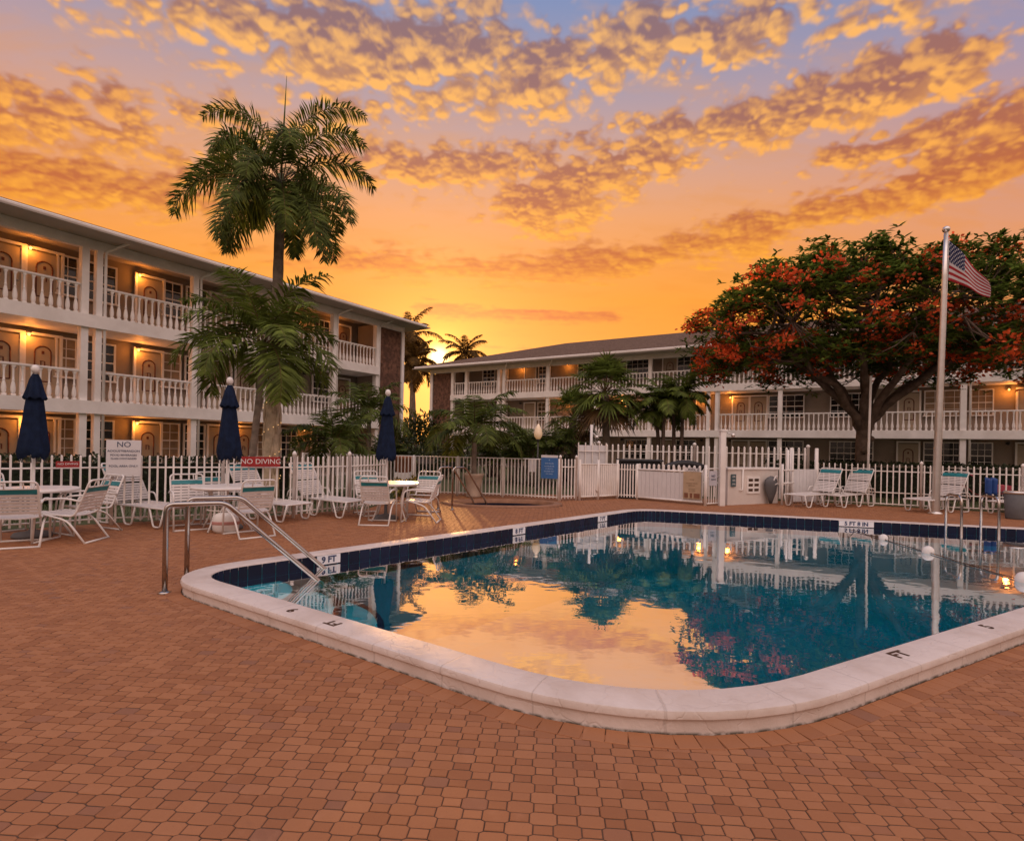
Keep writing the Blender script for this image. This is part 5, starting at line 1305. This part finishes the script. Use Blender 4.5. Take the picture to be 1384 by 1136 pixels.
place(TB, T1, .2, 'round white patio table under the nearest closed navy umbrella')
place(TB, T2, .9, 'round white patio table behind the pool handrail, under the middle navy umbrella')
place(TB, (T3.x + .1, T3.y, 0), .4, 'round white patio table under the far right navy umbrella')
place(UM, T1, .3, 'closed navy umbrella at the far left, nearest and largest of the three')
place(UM, T2, 1.1, 'closed navy umbrella in front of the shorter palm, middle of the three')
place(UM, T3, 2.0, 'closed navy umbrella before the left wing stone panel, farthest of the three')
FC = lambda p, q: math.atan2(q.y - p.y, q.x - p.x) - math.pi / 2      # face from p to q
def ch(px, y, tgt, lab, dr=0.0):
    p = at(px, y); place(CH, p, FC(p, tgt) + dr, lab)
ch(29, 7.62, T1, 'white strap chair with its back to us, nearest chair at the far left')
ch(98, 8.0, T1, 'white strap chair seen side on, right of the nearest table', .42)
ch(120, 8.75, T1, 'white strap chair half hidden behind the side-on chair at the first table', .3)
ch(-6, 8.75, T1, 'white strap chair cut by the left picture edge')
ch(258, 9.35, T2, 'white strap chair left of the middle table, facing right', -.9)
ch(291, 10.15, T2, 'white strap chair behind the middle table at the fence')
ch(338, 8.75, T2, 'white strap chair with its back to us at the middle table', .0)
ch(513, 10.35, T3, 'white strap chair with its back to us at the far table', .0)
ch(503, 11.65, T3, 'white strap chair behind the far table, teal strap facing us')
ch(570, 10.75, T3, 'white strap chair turned side on, right of the far table', .25)
ch(574, 11.9, T3, 'white strap chair behind the side-on chair, right of the far table', .4)
def lg(px, py, ang, lab):
    p = G(px, py); place(LG, p, ang, lab)
lg(180, 706, RAD(-112), 'white strap sun lounger below the NO sign, left of the handrail')
lg(344, 699, RAD(-116), 'white strap sun lounger below the red NO DIVING sign')
lg(424, 694, RAD(-118), 'white strap sun lounger between the red sign and the far table')
lg(1111, 683.5, RAD(118), 'white strap sun lounger in front of the white board screen, leftmost at right')
lg(1154, 683.5, RAD(120), 'white strap sun lounger in front of the flame tree trunk')
lg(1278, 691, RAD(112), 'white strap sun lounger behind the flagpole')
lg(1392, 695, RAD(110), 'white strap sun lounger cut by the right picture edge')
# small things
bg_ = thing('beach_bag', 'striped white and pink beach bag under the middle table', 'bag', at(307, 8.95), .2)
mb = MB(); mb.lathe([(.15, 0), (.20, .05), (.21, .20), (.17, .30), (.10, .33)], 16); o = mb.build('body', PLASTIC, bg_); o.scale = (1, .6, 1)
mb = MB(); mb.lathe([(.20, .13), (.214, .15), (.214, .185), (.205, .20)], 16); o = mb.build('stripe', mat('pink_stripe', (.5, .25, .22), .7, .1), bg_); o.scale = (1, .6, 1)
mb = MB(); mb.tube(arc((-.1, 0, .30), (0, -.02, .56), (.1, 0, .30), 8), .010, 6); mb.build('handle', PLASTIC, bg_)
bn = thing('waste_bin', 'grey cylindrical waste bin at the right picture edge', 'bin', G(1373, 701)); mb = MB(); mb.lathe([(.19, 0), (.20, .03), (.23, .62), (.22, .62), (.20, .30)], 20); mb.build('body', GREY, bn); mb = MB(); mb.lathe([(.235, .60), (.245, .63), (.235, .66)], 20); mb.build('rim', ALUM, bn)
tw = MB(); c0 = G(1364, 699) + Vector((-.02, .5, 0))
vs = []; fs = []
for i in range(13):
    for j in range(7): vs.append((c0.x - .15 + .30 * i / 12, c0.y + .05 * math.sin(i * 1.1) * (1 - j / 6 * .3), .93 - .42 * j / 6 + .02 * math.sin(i)))
for i in range(12):
    for j in range(6): fs.append((i * 7 + j, (i + 1) * 7 + j, (i + 1) * 7 + j + 1, i * 7 + j + 1))
tw.add(vs, fs, smooth=True); o = tw.build('towel', BLUEP); tag(o, 'blue towel hung over the right picket fence near the bin', 'towel'); o.modifiers.new('thickness', 'SOLIDIFY').thickness = .02
tc_ = thing('tricycle', 'old tricycle with pink handlebar parked behind the right picket fence', 'tricycle', at(1322, 15.1), RAD(-15))
def wheel(x, y, r): 
    mb = MB(); mb.tube([(x + r * math.cos(k * math.pi / 12), y, r + r * math.sin(k * math.pi / 12)) for k in range(24)], .018, 6, closed=True); w = mb.build('wheel', DARKM, tc_)
    s = MB()
    for k in range(6): a = k * math.pi / 6; s.tube([(x + r * math.cos(a), y, r + r * math.sin(a)), (x - r * math.cos(a), y, r - r * math.sin(a))], .004, 4)
    s.build('spokes', ALUM, w)
wheel(-.42, 0, .26); wheel(.45, -.26, .26); wheel(.45, .26, .26)
mb = MB(); mb.tube(rounded([(-.42, 0, .26), (-.33, 0, .72), (-.28, 0, .95)], .05), .018, 8); mb.tube(rounded([(-.33, 0, .68), (-.05, 0, .42), (.45, 0, .30)], .1), .02, 8); mb.tube([(.45, -.26, .26), (.45, .26, .26)], .016, 6); mb.tube([(.18, 0, .40), (.2, 0, .70)], .016, 6); mb.build('frame', mat('rusty_red_frame', (.22, .05, .04), .5, .2), tc_)
mb = MB(); mb.tube(rounded([(-.20, -.27, .92), (-.28, -.10, 1.0), (-.28, .10, 1.0), (-.20, .27, .92)], .1), .015, 8); mb.build('handlebar', PINK, tc_)
mb = MB(); mb.lathe([(.02, 0), (.13, .02), (.12, .06), (.03, .08)], 14, (.22, 0, .70)); mb.build('saddle', DARKM, tc_); mb = MB(); mb.box((.5, 0, .58), (.34, .42, .24), taper=1.15); mb.build('basket', PINK, tc_)
pt = thing('planter', 'large terracotta pot beyond the fence, right of the far umbrella', 'planter', at(546, 18.6)); mb = MB(); mb.lathe([(.20, .55), (.26, .60), (.32, 1.0), (.35, 1.02), (.35, 1.10), (.30, 1.10), (.28, 1.0)], 20); mb.build('pot', TERRA, pt); mb = MB(); mb.box((0, 0, .27), (.5, .5, .56)); mb.build('plinth', TRIM, pt)
bake_texts()
